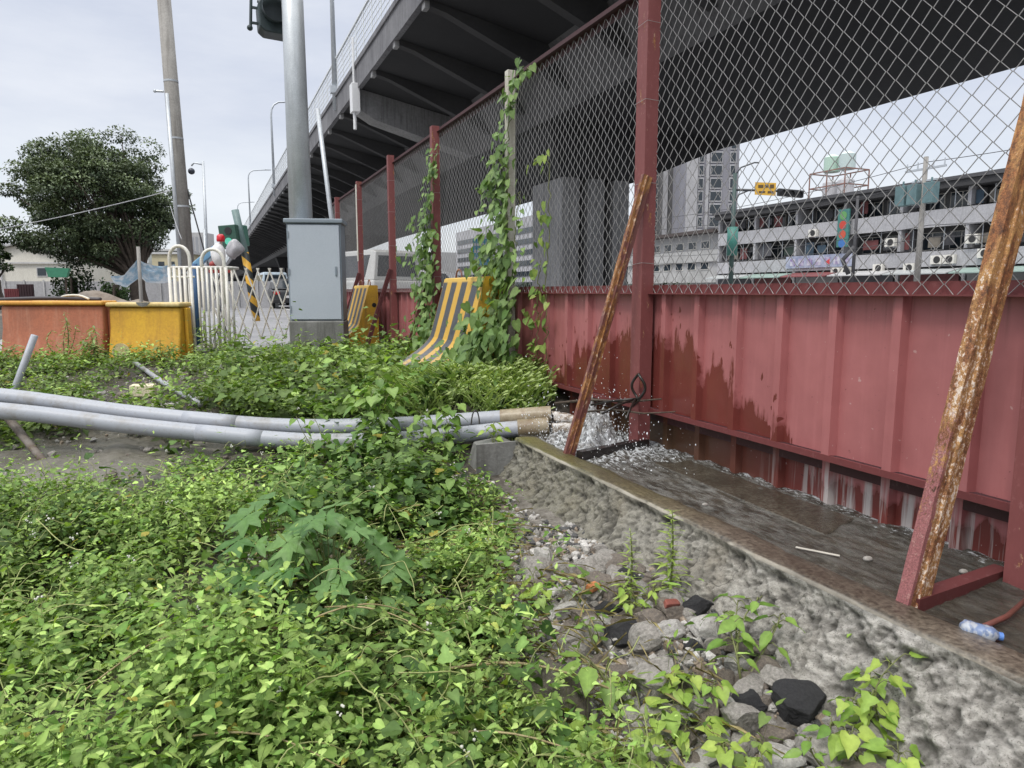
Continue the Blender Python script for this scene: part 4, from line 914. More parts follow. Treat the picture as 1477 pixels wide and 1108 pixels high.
# ------------------------------------------------------------------ vehicles
M['glass'] = plain('dark_glass', (.03, .04, .05), .08); M['tyre'] = plain('tyre', (.015, .015, .016), .85); M['rim'] = plain('alloy', (.4, .41, .42), .35, .7)
M['taillight'] = plain('red_light', (.5, .02, .02), .25); M['headlight'] = plain('clear_light', (.75, .77, .8), .1); M['trim'] = plain('black_trim', (.025, .025, .028), .6)
def car(label, loc, rz, c, kind='car', group='vehicles on the road under the overpass'):
    o = thing('parked_car' if kind == 'car' else 'parked_van', label, 'car' if kind == 'car' else 'van', loc, rz, group)
    body = surf(o.name.replace('.', '_') + '_paint', c, tuple(v * .92 for v in c), 2, .3, .0, 40, fine=.05)
    if kind == 'car':
        low = [(-2.15, .28), (-2.18, .62), (-2.10, .88), (-1.2, .95), (1.0, .95), (1.95, .84), (2.17, .62), (2.15, .28)]
        cab = [(-1.85, .94), (-1.30, 1.42), (-.2, 1.48), (.45, 1.42), (1.15, .94)]
    else:
        low = [(-2.3, .3), (-2.35, .9), (-2.3, 1.15), (1.6, 1.15), (2.2, 1.0), (2.32, .7), (2.3, .3)]
        cab = [(-2.28, 1.14), (-2.2, 1.92), (-1.9, 1.98), (1.0, 1.95), (1.65, 1.14)]
    b = MB(); b.prism([(y, z) for y, z in low], -.84, .84, 'x'); b.build('body', body, o, local=True, bevel=.07, seg=3)
    # cabin narrows toward the roof
    n = len(cab); zs = [z for _, z in cab]; w = [(.80 - .16 * (z - min(zs)) / (max(zs) - min(zs))) for z in zs]
    b = MB(); b.add([(s_ * w[i], cab[i][0], cab[i][1]) for s_ in (-1, 1) for i in range(n)], [tuple(range(n)), tuple(range(2 * n - 1, n - 1, -1))] + [(i, i + n, (i + 1) % n + n, (i + 1) % n) for i in range(n)])
    b.build('cabin', body, o, local=True, bevel=.04)
    def lerp(a, b_, t): return tuple(p_ + (q_ - p_) * t for p_, q_ in zip(a, b_))
    for e, nm in ((0, 'rear_window'), (n - 2, 'windscreen')):
        A, B = cab[e], cab[e + 1]; wa, wb = w[e], w[e + 1]; quad = []
        nrm = Vector((0, B[1] - A[1], -(B[0] - A[0]))).normalized(); nrm = -nrm if (nrm.y > 0) == (e == 0) else nrm
        for t, sgn in ((.14, -1), (.14, 1), (.86, 1), (.86, -1)):
            q_ = lerp(A, B, t); ww = (wa + (wb - wa) * t) * .86; quad.append(Vector((sgn * ww, q_[0], q_[1])) + nrm * .006)
        b = MB(); b.add(quad + [v - nrm * .02 for v in quad], [(0, 1, 2, 3), (7, 6, 5, 4), (0, 4, 5, 1), (1, 5, 6, 2), (2, 6, 7, 3), (3, 7, 4, 0)]); b.build(nm, M['glass'], o, local=True)
    zb, zt = min(zs), max(zs); ym = (cab[0][0] + cab[-1][0]) / 2
    for s_ in (-1, 1):
        for (ya, yb_, yc, yd) in ((cab[0][0] + .45, ym - .03, ym - .03, cab[1][0] + .25), (ym + .03, cab[-1][0] - .30, cab[-2][0] - .12, ym + .03)):
            quad = []
            for y_, t in ((ya, .10), (yb_, .10), (yc, .82), (yd, .82)):
                ww = .80 - .16 * t; quad.append(Vector((s_ * (ww + .006), y_, zb + (zt - zb) * t)))
            b = MB(); off = Vector((-s_ * .02, 0, 0)); b.add(quad + [v + off for v in quad], [(0, 1, 2, 3), (7, 6, 5, 4), (0, 4, 5, 1), (1, 5, 6, 2), (2, 6, 7, 3), (3, 7, 4, 0)]); b.build('side_window', M['glass'], o, local=True)
        for y_ in (-1.35, 1.35):
            wb_ = MB(); wb_.tube([(s_ * .66, y_, .32), (s_ * .86, y_, .32)], .32, 20); wh = wb_.build('wheel', M['tyre'], o, local=True, bevel=.03)
            wb_ = MB(); wb_.tube([(s_ * .862, y_, .32), (s_ * .872, y_, .32)], .19, 16); wb_.build('rim', M['rim'], wh, local=True)
        yl, yh = low[1][0], low[-2][0]
        b = MB(); b.box(s_ * .62 - .15, s_ * .62 + .15, yl - .03, yl + .06, .68, .82); b.build('taillight', M['taillight'], o, local=True, bevel=.02)
        b = MB(); b.box(s_ * .60 - .17, s_ * .60 + .17, yh - .10, yh + .012, .60, .74); b.build('headlight', M['headlight'], o, local=True, bevel=.02)
        b = MB(); b.box(s_ * .93 - .07, s_ * .93 + .07, .85, .95, .95, 1.06); b.build('mirror', body, o, local=True, bevel=.02)
    b = MB(); b.box(-.80, .80, low[0][0] - .06, low[0][0] + .05, .27, .46); b.build('bumper', M['trim'], o, local=True, bevel=.03)
    b = MB(); b.box(-.80, .80, low[-1][0] - .05, low[-1][0] + .06, .27, .46); b.build('bumper', M['trim'], o, local=True, bevel=.03)
    b = MB(); b.box(-.24, .24, yl - .05, yl - .02, .52, .64); b.build('number_plate', plain('plain_plate', (.7, .7, .7), .5), o, local=True)
    return o
def gp(px, py, D): p = at(px, py, D); return (p.x, p.y, -.85)
car('white hatchback waiting on the road beyond the folding gate, left one', gp(367, 420, 46), .12, (.72, .73, .74))
car('pale blue white van beyond the folding gate, right of the white hatchback', gp(391, 420, 44), .05, (.50, .60, .68), 'van')
car('dark car mostly hidden behind the edge of the grey cabinet', gp(412, 425, 36), 0., (.05, .055, .06))
car('white van under the overpass seen through the mesh beside the grey cabinet', gp(512, 410, 21), .35, (.74, .74, .72), 'van')
car('white car seen through the mesh between the two striped barriers', gp(596, 415, 22), 1.2, (.72, .73, .74))
car('white car parked before the row houses at the right edge', (44.2, 27.6, -.85), .15, (.78, .79, .80))

# ------------------------------------------------------------------ trees
def quads_leaf(P, size, nrm, rng, elong=1.6):
    """one folded rhombus (4 triangles) per leaf"""
    N = len(P); d = rng.normal(size=(N, 3)); d -= nrm * (d * nrm).sum(1, keepdims=True); d /= np.linalg.norm(d, axis=1, keepdims=True) + 1e-9
    s_ = np.cross(nrm, d); T = TMPL['simple'][0]
    V = P[:, None] + size[:, None, None] * (T[None, :, 0:1] * d[:, None] + T[None, :, 1:2] * s_[:, None] + T[None, :, 2:3] * nrm[:, None])
    Fc = TMPL['simple'][1]; k = len(T)
    return V.reshape(-1, 3), (Fc[None] + (np.arange(N) * k)[:, None, None]).reshape(-1, 3), k
def sym(mid, out):
    """leaf template from midrib points and the outline of one half"""
    mid = [np.array(p) for p in mid]; L = [(x, y, .24 * y - .24 * x * x + .035 * math.sin(9 * x)) for x, y in out]; R = [(x, -y, .24 * y - .24 * x * x + .035 * math.sin(9 * x + 1.5)) for x, y in out]
    Mi = [(x, 0, -.22 * x * x) for x in mid]
    V = Mi + L + R; nm, no = len(Mi), len(L); Fs = []
    for base, flip in ((nm, 0), (nm + no, 1)):
        seq = [base + i for i in range(no)]
        # zip midrib and outline together by x
        i = j = 0; tri = []
        while i < nm - 1 or j < no - 1:
            if j < no - 1 and (i == nm - 1 or out[j + 1][0] <= (Mi[i][0] + Mi[i + 1][0]) / 2 + .12):
                tri.append((i, seq[j], seq[j + 1])); j += 1
            else:
                tri.append((i, seq[j], i + 1)); i += 1
        Fs += [t[::-1] if flip else t for t in tri]
    mask = np.zeros(len(V)); mask[:nm] = 1
    return np.array(V, float), np.array(Fs), mask
TMPL = {
 'simple': (np.array([(0, 0, 0), (.42, .30, .08), (.45, 0, -.02), (.42, -.30, .08), (1, 0, -.16)], float), np.array([(0, 1, 2), (0, 2, 3), (2, 1, 4), (2, 4, 3)]), np.array([0, 0, 1, 0, 0.])),
 'ovate': sym([0, .33, .66, 1.0], [(0, .01), (.14, .21), (.36, .29), (.66, .19), (1, .002)]),
 'heart': sym([0, .25, .5, .75, 1.0], [(0, .01), (-.12, .16), (-.02, .36), (.22, .42), (.5, .32), (.75, .15), (1, .002)]),
 'lance': sym([0, .33, .66, 1.0], [(0, .01), (.2, .09), (.5, .11), (.75, .07), (1, .002)]),
 'trilobe': sym([0, .3, .6, 1.0], [(0, .01), (-.05, .2), (.12, .44), (.36, .30), (.5, .16), (.66, .2), (.85, .1), (1, .002)]),
}
def lobed():
    V = [(0, 0, 0)]; Fs = []; angs = []
    for k, (a, r) in enumerate(((0, 1.0), (.40, .60), (.80, .98), (1.22, .52), (1.62, .86), (2.05, .46), (2.45, .62), (2.9, .30))):
        angs.append((a, r))
    full = [(a, r) for a, r in angs] + [(-a, r) for a, r in angs[::-1] if a > 0]
    pts = []
    for i, (a, r) in enumerate(full):
        pts.append((a, r))
        a2, r2 = full[(i + 1) % len(full)]
        if i < len(full) - 1 and r > r2: pts.append((a + (a2 - a) * .45, r * .72 + r2 * .1))
        elif i < len(full) - 1: pts.append((a + (a2 - a) * .55, r2 * .72 + r * .1))
    for a, r in pts:
        x, y = r * math.cos(a), r * math.sin(a); V.append((x, y, .10 * math.cos(a * 5) * r - .22 * r * r))
    n = len(pts); Fs = [(0, i + 1, i + 2) for i in range(n - 1)]
    mask = np.zeros(len(V)); mask[0] = 1
    return np.array(V, float), np.array(Fs), mask
TMPL['lobed'] = lobed()
class Leaves:
    def __init__(s): s.V, s.F, s.C, s.n = [], [], [], 0
    def add(s, kind, P, d, up, size, col, wid=1.0, curl=1.0):
        T, Fc, mask = TMPL[kind]; P = np.atleast_2d(P); N = len(P)
        d = np.broadcast_to(d, (N, 3)); up = np.broadcast_to(up, (N, 3)); d = d / (np.linalg.norm(d, axis=1, keepdims=True) + 1e-9)
        sd = np.cross(up, d); sd /= np.linalg.norm(sd, axis=1, keepdims=True) + 1e-9; nz = np.cross(d, sd)
        size = np.broadcast_to(size, (N,)); wid = np.broadcast_to(wid, (N,)); curl = np.broadcast_to(curl, (N,))
        V = P[:, None] + size[:, None, None] * (T[None, :, 0:1] * d[:, None] + T[None, :, 1:2] * wid[:, None, None] * sd[:, None] + T[None, :, 2:3] * curl[:, None, None] * nz[:, None])
        k = len(T); s.V.append(V.reshape(-1, 3)); s.F.append((Fc[None] + (np.arange(N) * k)[:, None, None] + s.n).reshape(-1, 3)); s.n += N * k
        col = np.broadcast_to(col, (N, 3)); c = col[:, None] * (1 + .22 * mask[None, :, None]); s.C.append(c.reshape(-1, 3))
        return s
    def build(s, name, m, parent=None, base=None, smooth=True):
        if not s.V: return None
        V = np.concatenate(s.V)
        return mk(name, V, np.concatenate(s.F), m, parent, smooth, base=base, col=np.clip(np.concatenate(s.C), 0, 1))
def green(rng, n, a=(.10, .19, .035), b_=(.22, .34, .075), dark=.0):
    t = rng.random((n, 1)); c = np.array(a) * (1 - t) + np.array(b_) * t
    return c * (1 - dark * rng.random((n, 1)))
def tree(name, label, base, trunk_h, crown, rad, nb, nleaf, leaf, seed, cat='tree', dark=(.018, .036, .012), light=(.06, .095, .03), low=-.35):
    rng = np.random.default_rng(seed); o = thing(name, label, cat, base)
    base = np.array(base, float); crown = np.array(crown, float); rad = np.array(rad, float)
    b = MB(); tt = base + np.array([0, 0, trunk_h]); 
    b.tube([base - np.array([0, 0, .1]), base + np.array([.02, 0, trunk_h * .25]), base + np.array([-.05, 0, trunk_h * .6]), tt], [leaf * 4.2, leaf * 3.0, leaf * 2.7, leaf * 2.3], 12)
    ends = []
    for k in range(nb):
        while True:
            u = rng.uniform(-1, 1, 3)
            if np.linalg.norm(u) < 1 and u[2] > low - .35: break
        u /= max(np.linalg.norm(u), .2) ; u *= rng.uniform(.55, 1.0)
        e = crown + u * rad * (1 + .16 * vnoise(np.array(u * 2.3 + seed), 3))
        m_ = tt + (e - tt) * .5 + rng.normal(0, .25, 3) * rad * .25
        if k % 3 == 0: b.tube([tt - np.array([0, 0, .2]), tt + (m_ - tt) * .5 + rng.normal(0, .1, 3), m_, e], [leaf * 1.1, leaf * .7, leaf * .42, leaf * .12], 5)
        ends.append(e)
    b.build('trunk', M['bark'], o, smooth=True)
    ends = np.array(ends); per = nleaf // nb; LV = Leaves()
    cl = rng.random(nb)
    for k, e in enumerate(ends):
        r = rng.uniform(.10, .22) * rad.mean()
        P = rng.normal(size=(per, 3)); P /= np.linalg.norm(P, axis=1, keepdims=True); n_ = P.copy()
        P = e + P * r * rng.uniform(.35, 1.0, (per, 1)) ** .6 * np.array([1.25, 1.25, .72])
        d = n_ + rng.normal(0, .7, (per, 3)); d[:, 2] -= .25
        up = np.array([0, 0, 1.0]) + rng.normal(0, .45, (per, 3))
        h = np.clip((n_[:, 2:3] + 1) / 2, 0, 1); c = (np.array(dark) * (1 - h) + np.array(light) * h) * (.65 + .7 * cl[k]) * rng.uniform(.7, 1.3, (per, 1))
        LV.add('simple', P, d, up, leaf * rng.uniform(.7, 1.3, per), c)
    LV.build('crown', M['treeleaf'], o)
    return o
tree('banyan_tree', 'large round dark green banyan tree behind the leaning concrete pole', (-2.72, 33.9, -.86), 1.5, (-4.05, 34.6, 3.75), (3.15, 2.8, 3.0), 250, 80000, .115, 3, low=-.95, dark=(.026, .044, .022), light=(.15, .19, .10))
tree('small_tree', 'small dark tree cut by the left edge of the photo', (-9.25, 39.9, -.86), 1.4, (-9.3, 39.9, 1.7), (.85, 1.0, 1.2), 34, 5200, .14, 5)
# hedge and shrubs behind the overpass
def hedge(name, label, x0, x1, y0, y1, z0, z1, n, leaf, seed, cat='hedge'):
    rng = np.random.default_rng(seed); o = thing(name, label, cat, ((x0 + x1) / 2, (y0 + y1) / 2, z0))
    P = rng.uniform((x0, y0, z0), (x1, y1, z1), (n, 3)); P[:, 2] = z0 + (P[:, 2] - z0) * (.75 + .35 * vnoise(p3(P[:, 0] * .9, P[:, 1] * .9), seed))
    L_ = Leaves(); L_.add('simple', P, rng.normal(size=(n, 3)), np.array([0, 0, 1.]) + rng.normal(0, .5, (n, 3)), leaf * rng.uniform(.7, 1.3, n), green(rng, n, (.012, .03, .01), (.05, .09, .025))); L_.build('foliage', M['treeleaf'], o)
    b = MB()
    for k in range(14): y = y0 + (y1 - y0) * (k + .5) / 14; b.tube([((x0 + x1) / 2, y, z0 - .05), ((x0 + x1) / 2 + .05, y, z0 + (z1 - z0) * .6)], .04, 6)
    b.build('stems', M['bark'], o); return o
hedge('hedge', 'long low dark green hedge on the far roadside below the row houses', 33, 34.4, 40, 66, -.85, .55, 9000, .2, 4)
hedge('hedge', 'dark green hedge near the pier seen through the mesh left of the big post', 16, 17.2, 22, 40, -.85, .35, 6000, .16, 6)
hedge('shrub', 'leafy shrub growing at the foot of the banyan tree', -3.9, -3.0, 31.5, 33.2, -.85, 1.0, 1500, .14, 8, 'shrub')
hedge('shrub', 'pale twiggy shrub left of the blue tarp at the wall', -6.0, -4.5, 34, 35.5, -.85, 1.5, 1500, .15, 9, 'shrub')

# ------------------------------------------------------------------ left background
def boxthing(name, label, cat, c, s_, rz, m, extra=None):
    o = thing(name, label, cat, c, rz); b = MB(); b.box(-s_[0] / 2, s_[0] / 2, -s_[1] / 2, s_[1] / 2, 0, s_[2]); b.build('body', m, o, local=True); return o
M['creamwall'] = surf('cream_wall', (.66, .64, .56), (.56, .54, .47), .4, .8, .0, 10, streak=(.35, .33, .28), streak_amt=.4)
M['greywall'] = surf('grey_wall', (.42, .42, .42), (.34, .34, .34), .3, .8, .0, 10, streak=(.2, .2, .2), streak_amt=.6)
M['whitewall'] = surf('white_wall', (.44, .44, .455), (.33, .33, .345), .3, .8, .0, 10, streak=(.24, .24, .25), streak_amt=.7)
M['roofgrey'] = surf('grey_roof', (.5, .5, .5), (.4, .4, .4), .5, .6, .0, 10)
wh = thing('warehouse', 'low cream warehouse with a shallow gable behind the trees at far left', 'warehouse', (-15.5, 73, -.85), -YAW)
b = MB(); b.prism([(-7, 0), (5, 0), (5, 3.6), (1.2, 4.9), (-3, 3.9), (-7, 3.9)], 0, 14); b.build('wall', M['creamwall'], wh, local=True)
b = MB(); b.prism([(-3.2, 3.92), (1.2, 4.92), (5.2, 3.62), (5.2, 3.75), (1.2, 5.07), (-3.2, 4.07)], -.4, 14); b.build('roof', M['roofgrey'], wh, local=True)
b = MB(); b.box(-5.5, -1.6, .5, 4, 3.902, 5.0); b.build('roof_tank', M['whitewall'], wh, local=True)
for x in (-5.6, -4.2, -2.4, 2.2, 3.6):
    b = MB(); b.box(x, x + .9, -.06, -.004, 2.1, 2.9); f_ = b.build('window', M['roofgrey'], wh, local=True); b = MB(); b.box(x + .08, x + .82, -.08, -.062, 2.18, 2.82); b.build('pane', M['glass'], f_, local=True)
b = MB()
for x in (-4.6, -.8): b.tube([(x, -.15, 0), (x, -.15, 3.3)], .08, 6)
b.box(-7, 5, -.2, -.08, 3.2, 3.32); b.build('pipework', M['roofgrey'], wh, local=True)
hw = thing('hoarding_wall', 'low pale metal hoarding running behind the tree trunk', 'wall', (-5, 41.5, -.85), -YAW)
b = MB(); b.box(-9, 9, 0, .08, 0, 1.35); b.build('panel', M['whitewall'], hw, local=True)
for k in range(19):
    b = MB(); b.box(-9 + k, -8.93 + k, -.06, -.004, 0, 1.42); b.build('post', M['roofgrey'], hw, local=True)
for k, (px, D, w_, h, c, lab) in enumerate(((17, 30, .62, .95, (.16, .03, .035), 'small dark red panel leaning near the left edge'), (37, 31, .72, 1.15, (.035, .012, .016), 'blackish panel beside the dark red panel at left'))):
    o = boxthing('site_panel', lab, 'panel', gp(px, 420, D), (w_, .06, h), -YAW, surf('site_panel_paint%d' % k, c, tuple(v * .7 for v in c), 3, .6))
    b = MB()
    for q in np.linspace(-w_ / 2 + .05, w_ / 2 - .08, 6): b.box(q, q + .03, -.045, -.032, .03, h - .03)
    b.build('rib', bpy.data.materials['site_panel_paint%d' % k], o, local=True)
# soil heap
g = 70; u = np.linspace(-1, 1, g); U, W_ = np.meshgrid(u, u); R = np.hypot(U, W_)
hx, hy = U * 4.2, W_ * 1.6; hz = (1 - ss(.1, 1, R)) * (.7 + .45 * fbm(p3(hx * .8, hy * .8), 3, 91)) + .12 * fbm(p3(hx * 3, hy * 3), 3, 92) - .08 * R
ca, sa = math.cos(-YAW), math.sin(-YAW); c0 = at(140, 430, 25)
o = mk('soil_heap', np.stack([c0.x + hx * ca - hy * sa, c0.y + hx * sa + hy * ca, -.88 + hz], -1).reshape(-1, 3), gridfaces(g, g), surf('brown_soil', (.14, .11, .085), (.24, .21, .18), 2, .9, .6, 14), smooth=True)
tag(o, 'long low heap of brown soil behind the plastic barriers', 'soil heap')
# green net on a post
c0 = at(84, 396, 24)
nt_ = thing('green_net', 'small green net tray held up on a thin post before the warehouse', 'net', (c0.x, c0.y, -.85))
b = MB(); b.prism([(-.26, 1.32), (.26, 1.32), (.36, 1.62), (-.34, 1.65)], -.2, .2); b.build('net', plain('green_mesh', (.05, .22, .13), .7), nt_, local=True)
b = MB(); b.tube([(.2, 0, 0), (.2, 0, 1.3)], .03, 8); b.build('post', M['twig'], nt_, local=True)
# blue tarp on a post
c0 = at(213, 420, 14)
tp = thing('blue_tarp', 'pale blue tarp draped from a thin post in front of the banyan trunk', 'tarp', (c0.x, c0.y, -.85))
g = 40; u, v = np.meshgrid(np.linspace(0, 1, g), np.linspace(0, 1, g))
lx = -.62 + 1.15 * u; pk = np.interp(u, [0, .2, .36, .42, .52, .8, 1], [0, .03, .25, .34, .27, .20, .26])
dep = np.interp(u, [0, .15, .5, 1], [.10, .22, .38, .30])
lz = 1.13 + pk - v * dep + .02 * fbm(p3(u * 6, v * 4), 3, 95); ly = -.05 + .35 * v * (1 - .4 * u) + .07 * fbm(p3(u * 5, v * 5), 3, 96)
def tarpmat():
    m, nt, b = newmat('pale_blue_tarp'); n1 = noise(nt, objco(nt, (7, 7, 5)), 1.2, 5)
    nt.links.new(mix(nt, ramp(nt, n1, [(.42, 0), (.6, 1)]), (.34, .52, .66), (.75, .80, .84)), b.inputs['Base Color']); b.inputs['Roughness'].default_value = .4; bump(nt, b, n1, .4, .03); return m
mk('tarp', np.stack([lx, ly, lz], -1).reshape(-1, 3), gridfaces(g, g), tarpmat(), tp, smooth=True, local=True)
b = MB(); b.tube([(-.13, -.05, 0), (-.11, -.04, 1.72)], .035, 10); b.build('post', M['polecon'], tp, local=True, smooth=True)
for i, (px, D, w_, h, cc_) in enumerate(((262, 70, 3.0, 4.4, (.50, .45, .30)), (250, 75, 2.4, 5.0, (.32, .34, .33)))):
    o = boxthing('far_house', ('ochre house glimpsed between the tree and the concrete pole', 'grey green house glimpsed behind the ochre house')[i], 'house', gp(px, 420, D), (w_ + 1, 3, h), -YAW, surf('far_house_wall%d' % i, cc_, tuple(v * .85 for v in cc_), 1, .8))
    for k in range(3):
        for z in (1.2, 2.9):
            b = MB(); b.box(-w_ / 2 + k * w_ / 3 + .1, -w_ / 2 + k * w_ / 3 + .7, -1.53, -1.502, z, z + .8); b.build('window', M['glass'], o, local=True)
    b = MB(); b.box(-w_ / 2 - .7, w_ / 2 + .7, -1.7, 1.7, h + .002, h + .2); b.build('roof', M['roofgrey'], o, local=True)
o = boxthing('far_tower', 'distant plain grey tower block behind the camera pole', 'tower', gp(296, 420, 170), (3.6, 5, 14.6), -YAW, M['greywall'])
for k in range(3):
    b = MB(); b.box(-1.5 + k, -.9 + k, -2.53, -2.502, 1, 13.6); b.build('window_strip', plain('far_strip', (.28, .29, .31), .5), o, local=True)

# ------------------------------------------------------------------ row houses on the right
BX = 48.0
row = thing('row_building', 'long three storey white row building with recessed balconies under a dark roof edge', 'building', (BX + 4, 42, -.85))
RY0, RY1 = 11.7, 57.6
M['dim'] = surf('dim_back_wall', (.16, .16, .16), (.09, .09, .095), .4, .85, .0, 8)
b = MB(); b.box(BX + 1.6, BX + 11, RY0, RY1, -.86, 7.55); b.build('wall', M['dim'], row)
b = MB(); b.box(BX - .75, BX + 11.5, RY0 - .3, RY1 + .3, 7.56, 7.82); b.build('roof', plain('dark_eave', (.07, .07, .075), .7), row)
b = MB(); b.box(BX - .62, BX + 1.2, RY0, RY1, 7.1, 7.555); b.build('eave_shade', plain('dark_eave_shade', (.04, .04, .042), .8), row)  # dark block painted as the shade under the roof edge
for (z0, z1) in ((4.55, 5.75), (1.75, 2.85)):
    b = MB(); b.box(BX - .06, BX + .08, RY0, RY1, z0, z1); b.build('balcony_front', M['whitewall'], row)
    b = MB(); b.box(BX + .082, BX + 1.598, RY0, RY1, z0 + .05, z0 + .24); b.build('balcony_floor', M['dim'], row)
rng = np.random.default_rng(9)
units = np.arange(RY0, RY1 + .1, 5.1)
for y in units:
    for (z0, z1) in ((-.86, 1.745), (2.955, 4.545), (5.855, 7.095)):
        b = MB(); b.box(BX, BX + 1.597, y - .12, y + .12, z0, z1); b.build('party_wall', M['whitewall'], row)
def window(y0, y1, z0, z1, m=None):
    b = MB(); b.box(BX + 1.50, BX + 1.598, y0, y1, z0, z1); f_ = b.build('window', m or M['whitepaint'], row)
    b = MB(); n = 2; w_ = (y1 - y0)
    for k in range(n): b.box(BX + 1.47, BX + 1.498, y0 + .06 + k * w_ / n, y0 + (k + 1) * w_ / n - .06, z0 + .06, z1 - .06)
    b.build('pane', M['glass'], f_)
for k, y in enumerate(units[:-1]):
    window(y + .5, y + 2.2, 3.0, 4.3); window(y + 2.7, y + 4.4, 3.0, 4.3)
    window(y + .6, y + 2.4, 5.9, 7.05); window(y + 2.8, y + 4.3, 5.9, 7.05)
    b = MB(); b.box(BX - .02, BX + .05, y + .3, y + 4.8, -.85, 1.2); b.build('shutter', surf('shutter%d' % k, *(((.30, .30, .30), (.24, .24, .24)), ((.16, .05, .05), (.12, .04, .04)), ((.10, .10, .11), (.07, .07, .08)))[k % 3], 1, .6), row)
    b = MB(); b.prism([(BX - 1.7, 1.18), (BX - .07, 1.52), (BX - .07, 1.60), (BX - 1.7, 1.26)], y + .1, y + 5.0); b.build('awning', surf('awning%d' % k, *(((.42, .44, .44), (.36, .38, .38)), ((.30, .40, .36), (.25, .34, .3)), ((.22, .07, .07), (.18, .06, .06)), ((.5, .5, .5), (.42, .42, .42)))[(k * 7) % 4], 1, .5), row)
    for y_ in (y + 1.2, y + 3.6):
        b = MB(); b.tube([(BX + .3, y_, 5.85), (BX + .3, y_, 7.09)], .04, 6); b.build('balcony_rod', M['lampgrey'], row); b = MB(); b.tube([(BX + .3, y_ + .6, 2.95), (BX + .3, y_ + .6, 4.54)], .03, 6); b.build('balcony_rod', M['lampgrey'], row)
# things on the balconies
acs = [(33.0, 1.9), (33.9, 1.9), (41.6, 1.3), (42.6, 1.3), (38.6, 1.45), (37.7, 3.35), (30.6, 2.2), (45.2, 4.6), (31.5, 3.2), (36.0, 1.4)]
acl = ['air conditioner at the right end of the lower balcony band', 'air conditioner left of the one at the right end of the balcony band', 'air conditioner low under the vertical sign, right of two', 'air conditioner low under the vertical sign, left of two', 'air conditioner low between the dark pole and the vertical sign', 'air conditioner high in the recess left of the utility pole', 'air conditioner half hidden by the heavily rusted brace', 'air conditioner on the upper balcony left of the vertical sign', 'air conditioner inside the recess near the heavily rusted brace', 'air conditioner low beside the dark pole with cables']
ac0 = None
for (y, z), lab in zip(acs, acl):
    if ac0 is None:
        ac0 = thing('air_conditioner', 'white ' + lab, 'air conditioner', (BX - .25, y, z), 0, 'air conditioners on the row building')
        b = MB(); b.box(-.16, .16, -.42, .42, 0, .62); b.build('case', M['whitepaint'], ac0, local=True, bevel=.02)
        b = MB(); b.tube([(-.165, -.08, .31), (-.18, -.08, .31)], .25, 18); b.build('fan_grille', plain('dark_grille', (.03, .03, .03), .6), ac0, local=True)
        for y_ in (-.36, .32):
            b = MB(); b.box(-.14, .19, y_, y_ + .04, -.08, -.004); b.build('bracket', M['lampgrey'], ac0, local=True)
    else: dup(ac0, (BX - .25, y, z), 0, 'white ' + lab)
# things stored in the recesses: dark shutters, hung blankets, plants
cl_c = [(.05, .05, .055), (.10, .10, .11), (.16, .05, .05), (.06, .10, .14), (.20, .18, .15), (.03, .05, .04)]
clm = [surf('balcony_screen%d' % k, c, tuple(v * .6 for v in c), 2, .8) for k, c in enumerate(cl_c)]
for k, y in enumerate(units[:-1]):
    for z0, z1 in ((2.96, 4.54), (5.86, 7.09)):
        yy_ = y + .2
        while yy_ < y + 4.6:
            w_ = rng.uniform(.5, 1.5)
            if rng.random() < .62:
                b = MB(); b.box(BX + .35, BX + .40, yy_, min(yy_ + w_, y + 4.9), z0 + rng.uniform(-.0, .3), z0 + (z1 - z0) * rng.uniform(.55, .98)); b.build('balcony_screen', clm[int(rng.integers(6))], row)
            yy_ += w_ + rng.uniform(.1, .5)
# vertical shop sign
vs_ = thing('vertical_sign', 'tall narrow green and red vertical sign fixed to the row building', 'sign', (BX - .5, 41.9, 3.55))
b = MB(); b.box(-.09, .09, -.55, .55, 0, 3.0); b.build('board', surf('teal_board', (.06, .20, .17), (.05, .16, .15), 2, .5), vs_, local=True, bevel=.03)
for k, (z, c) in enumerate(((2.5, (.12, .30, .10)), (1.75, (.5, .06, .04)), (1.0, (.5, .09, .05)), (.3, (.05, .16, .42)))):
    b = MB(); b.tube([(-.094, .0, z), (-.11, .0, z)], .34, 18); b.build('emblem', plain('emblem%d' % k, c, .5), vs_, local=True)
bn = thing('banner_sign', 'long blue white patterned banner along the lower balcony of the row building', 'sign', (BX - .16, 44.6, 2.0))
b = MB(); b.box(-.03, .03, -3.6, 3.6, 0, 1.05); b.build('board', surf('blue_white_board', (.42, .45, .55), (.22, .25, .36), 1.6, .5), bn, local=True)
bpm = surf('banner_patch', (.55, .55, .6), (.18, .12, .3), 2.5, .5)
for k in range(7):
    b = MB(); b.box(-.045, -.032, -3.2 + k * .95, -2.6 + k * .95, .2, .82); b.build('graphic', bpm, bn, local=True)
b = MB(); b.tube([(-.034, -1.1, .45), (-.046, -1.1, .45)], .3, 3); b.build('red_mark', plain('red_mark', (.55, .06, .06), .5), bn, local=True)
lw = thing('lower_building', 'older low grey building left of the white row building', 'building', (BX + 4, 72, -.85))
b = MB(); b.box(BX + .8, BX + 10, 58.2, 84, -.86, 6.0); b.build('wall', M['greywall'], lw)
b = MB(); b.box(BX - .3, BX + 10.3, 58.1, 84.2, 6.004, 6.35); b.build('roof', plain('brown_black_roof', (.07, .055, .05), .7), lw)
for z in (3.1, .9):
    b = MB(); b.box(BX + .5, BX + .796, 58.2, 84, z, z + 1.2); b.build('balcony_front', surf('dirty_band%d' % int(z * 10), (.46, .46, .45), (.34, .34, .33), .6, .8, .0, 8, streak=(.2, .2, .2), streak_amt=.7), lw)
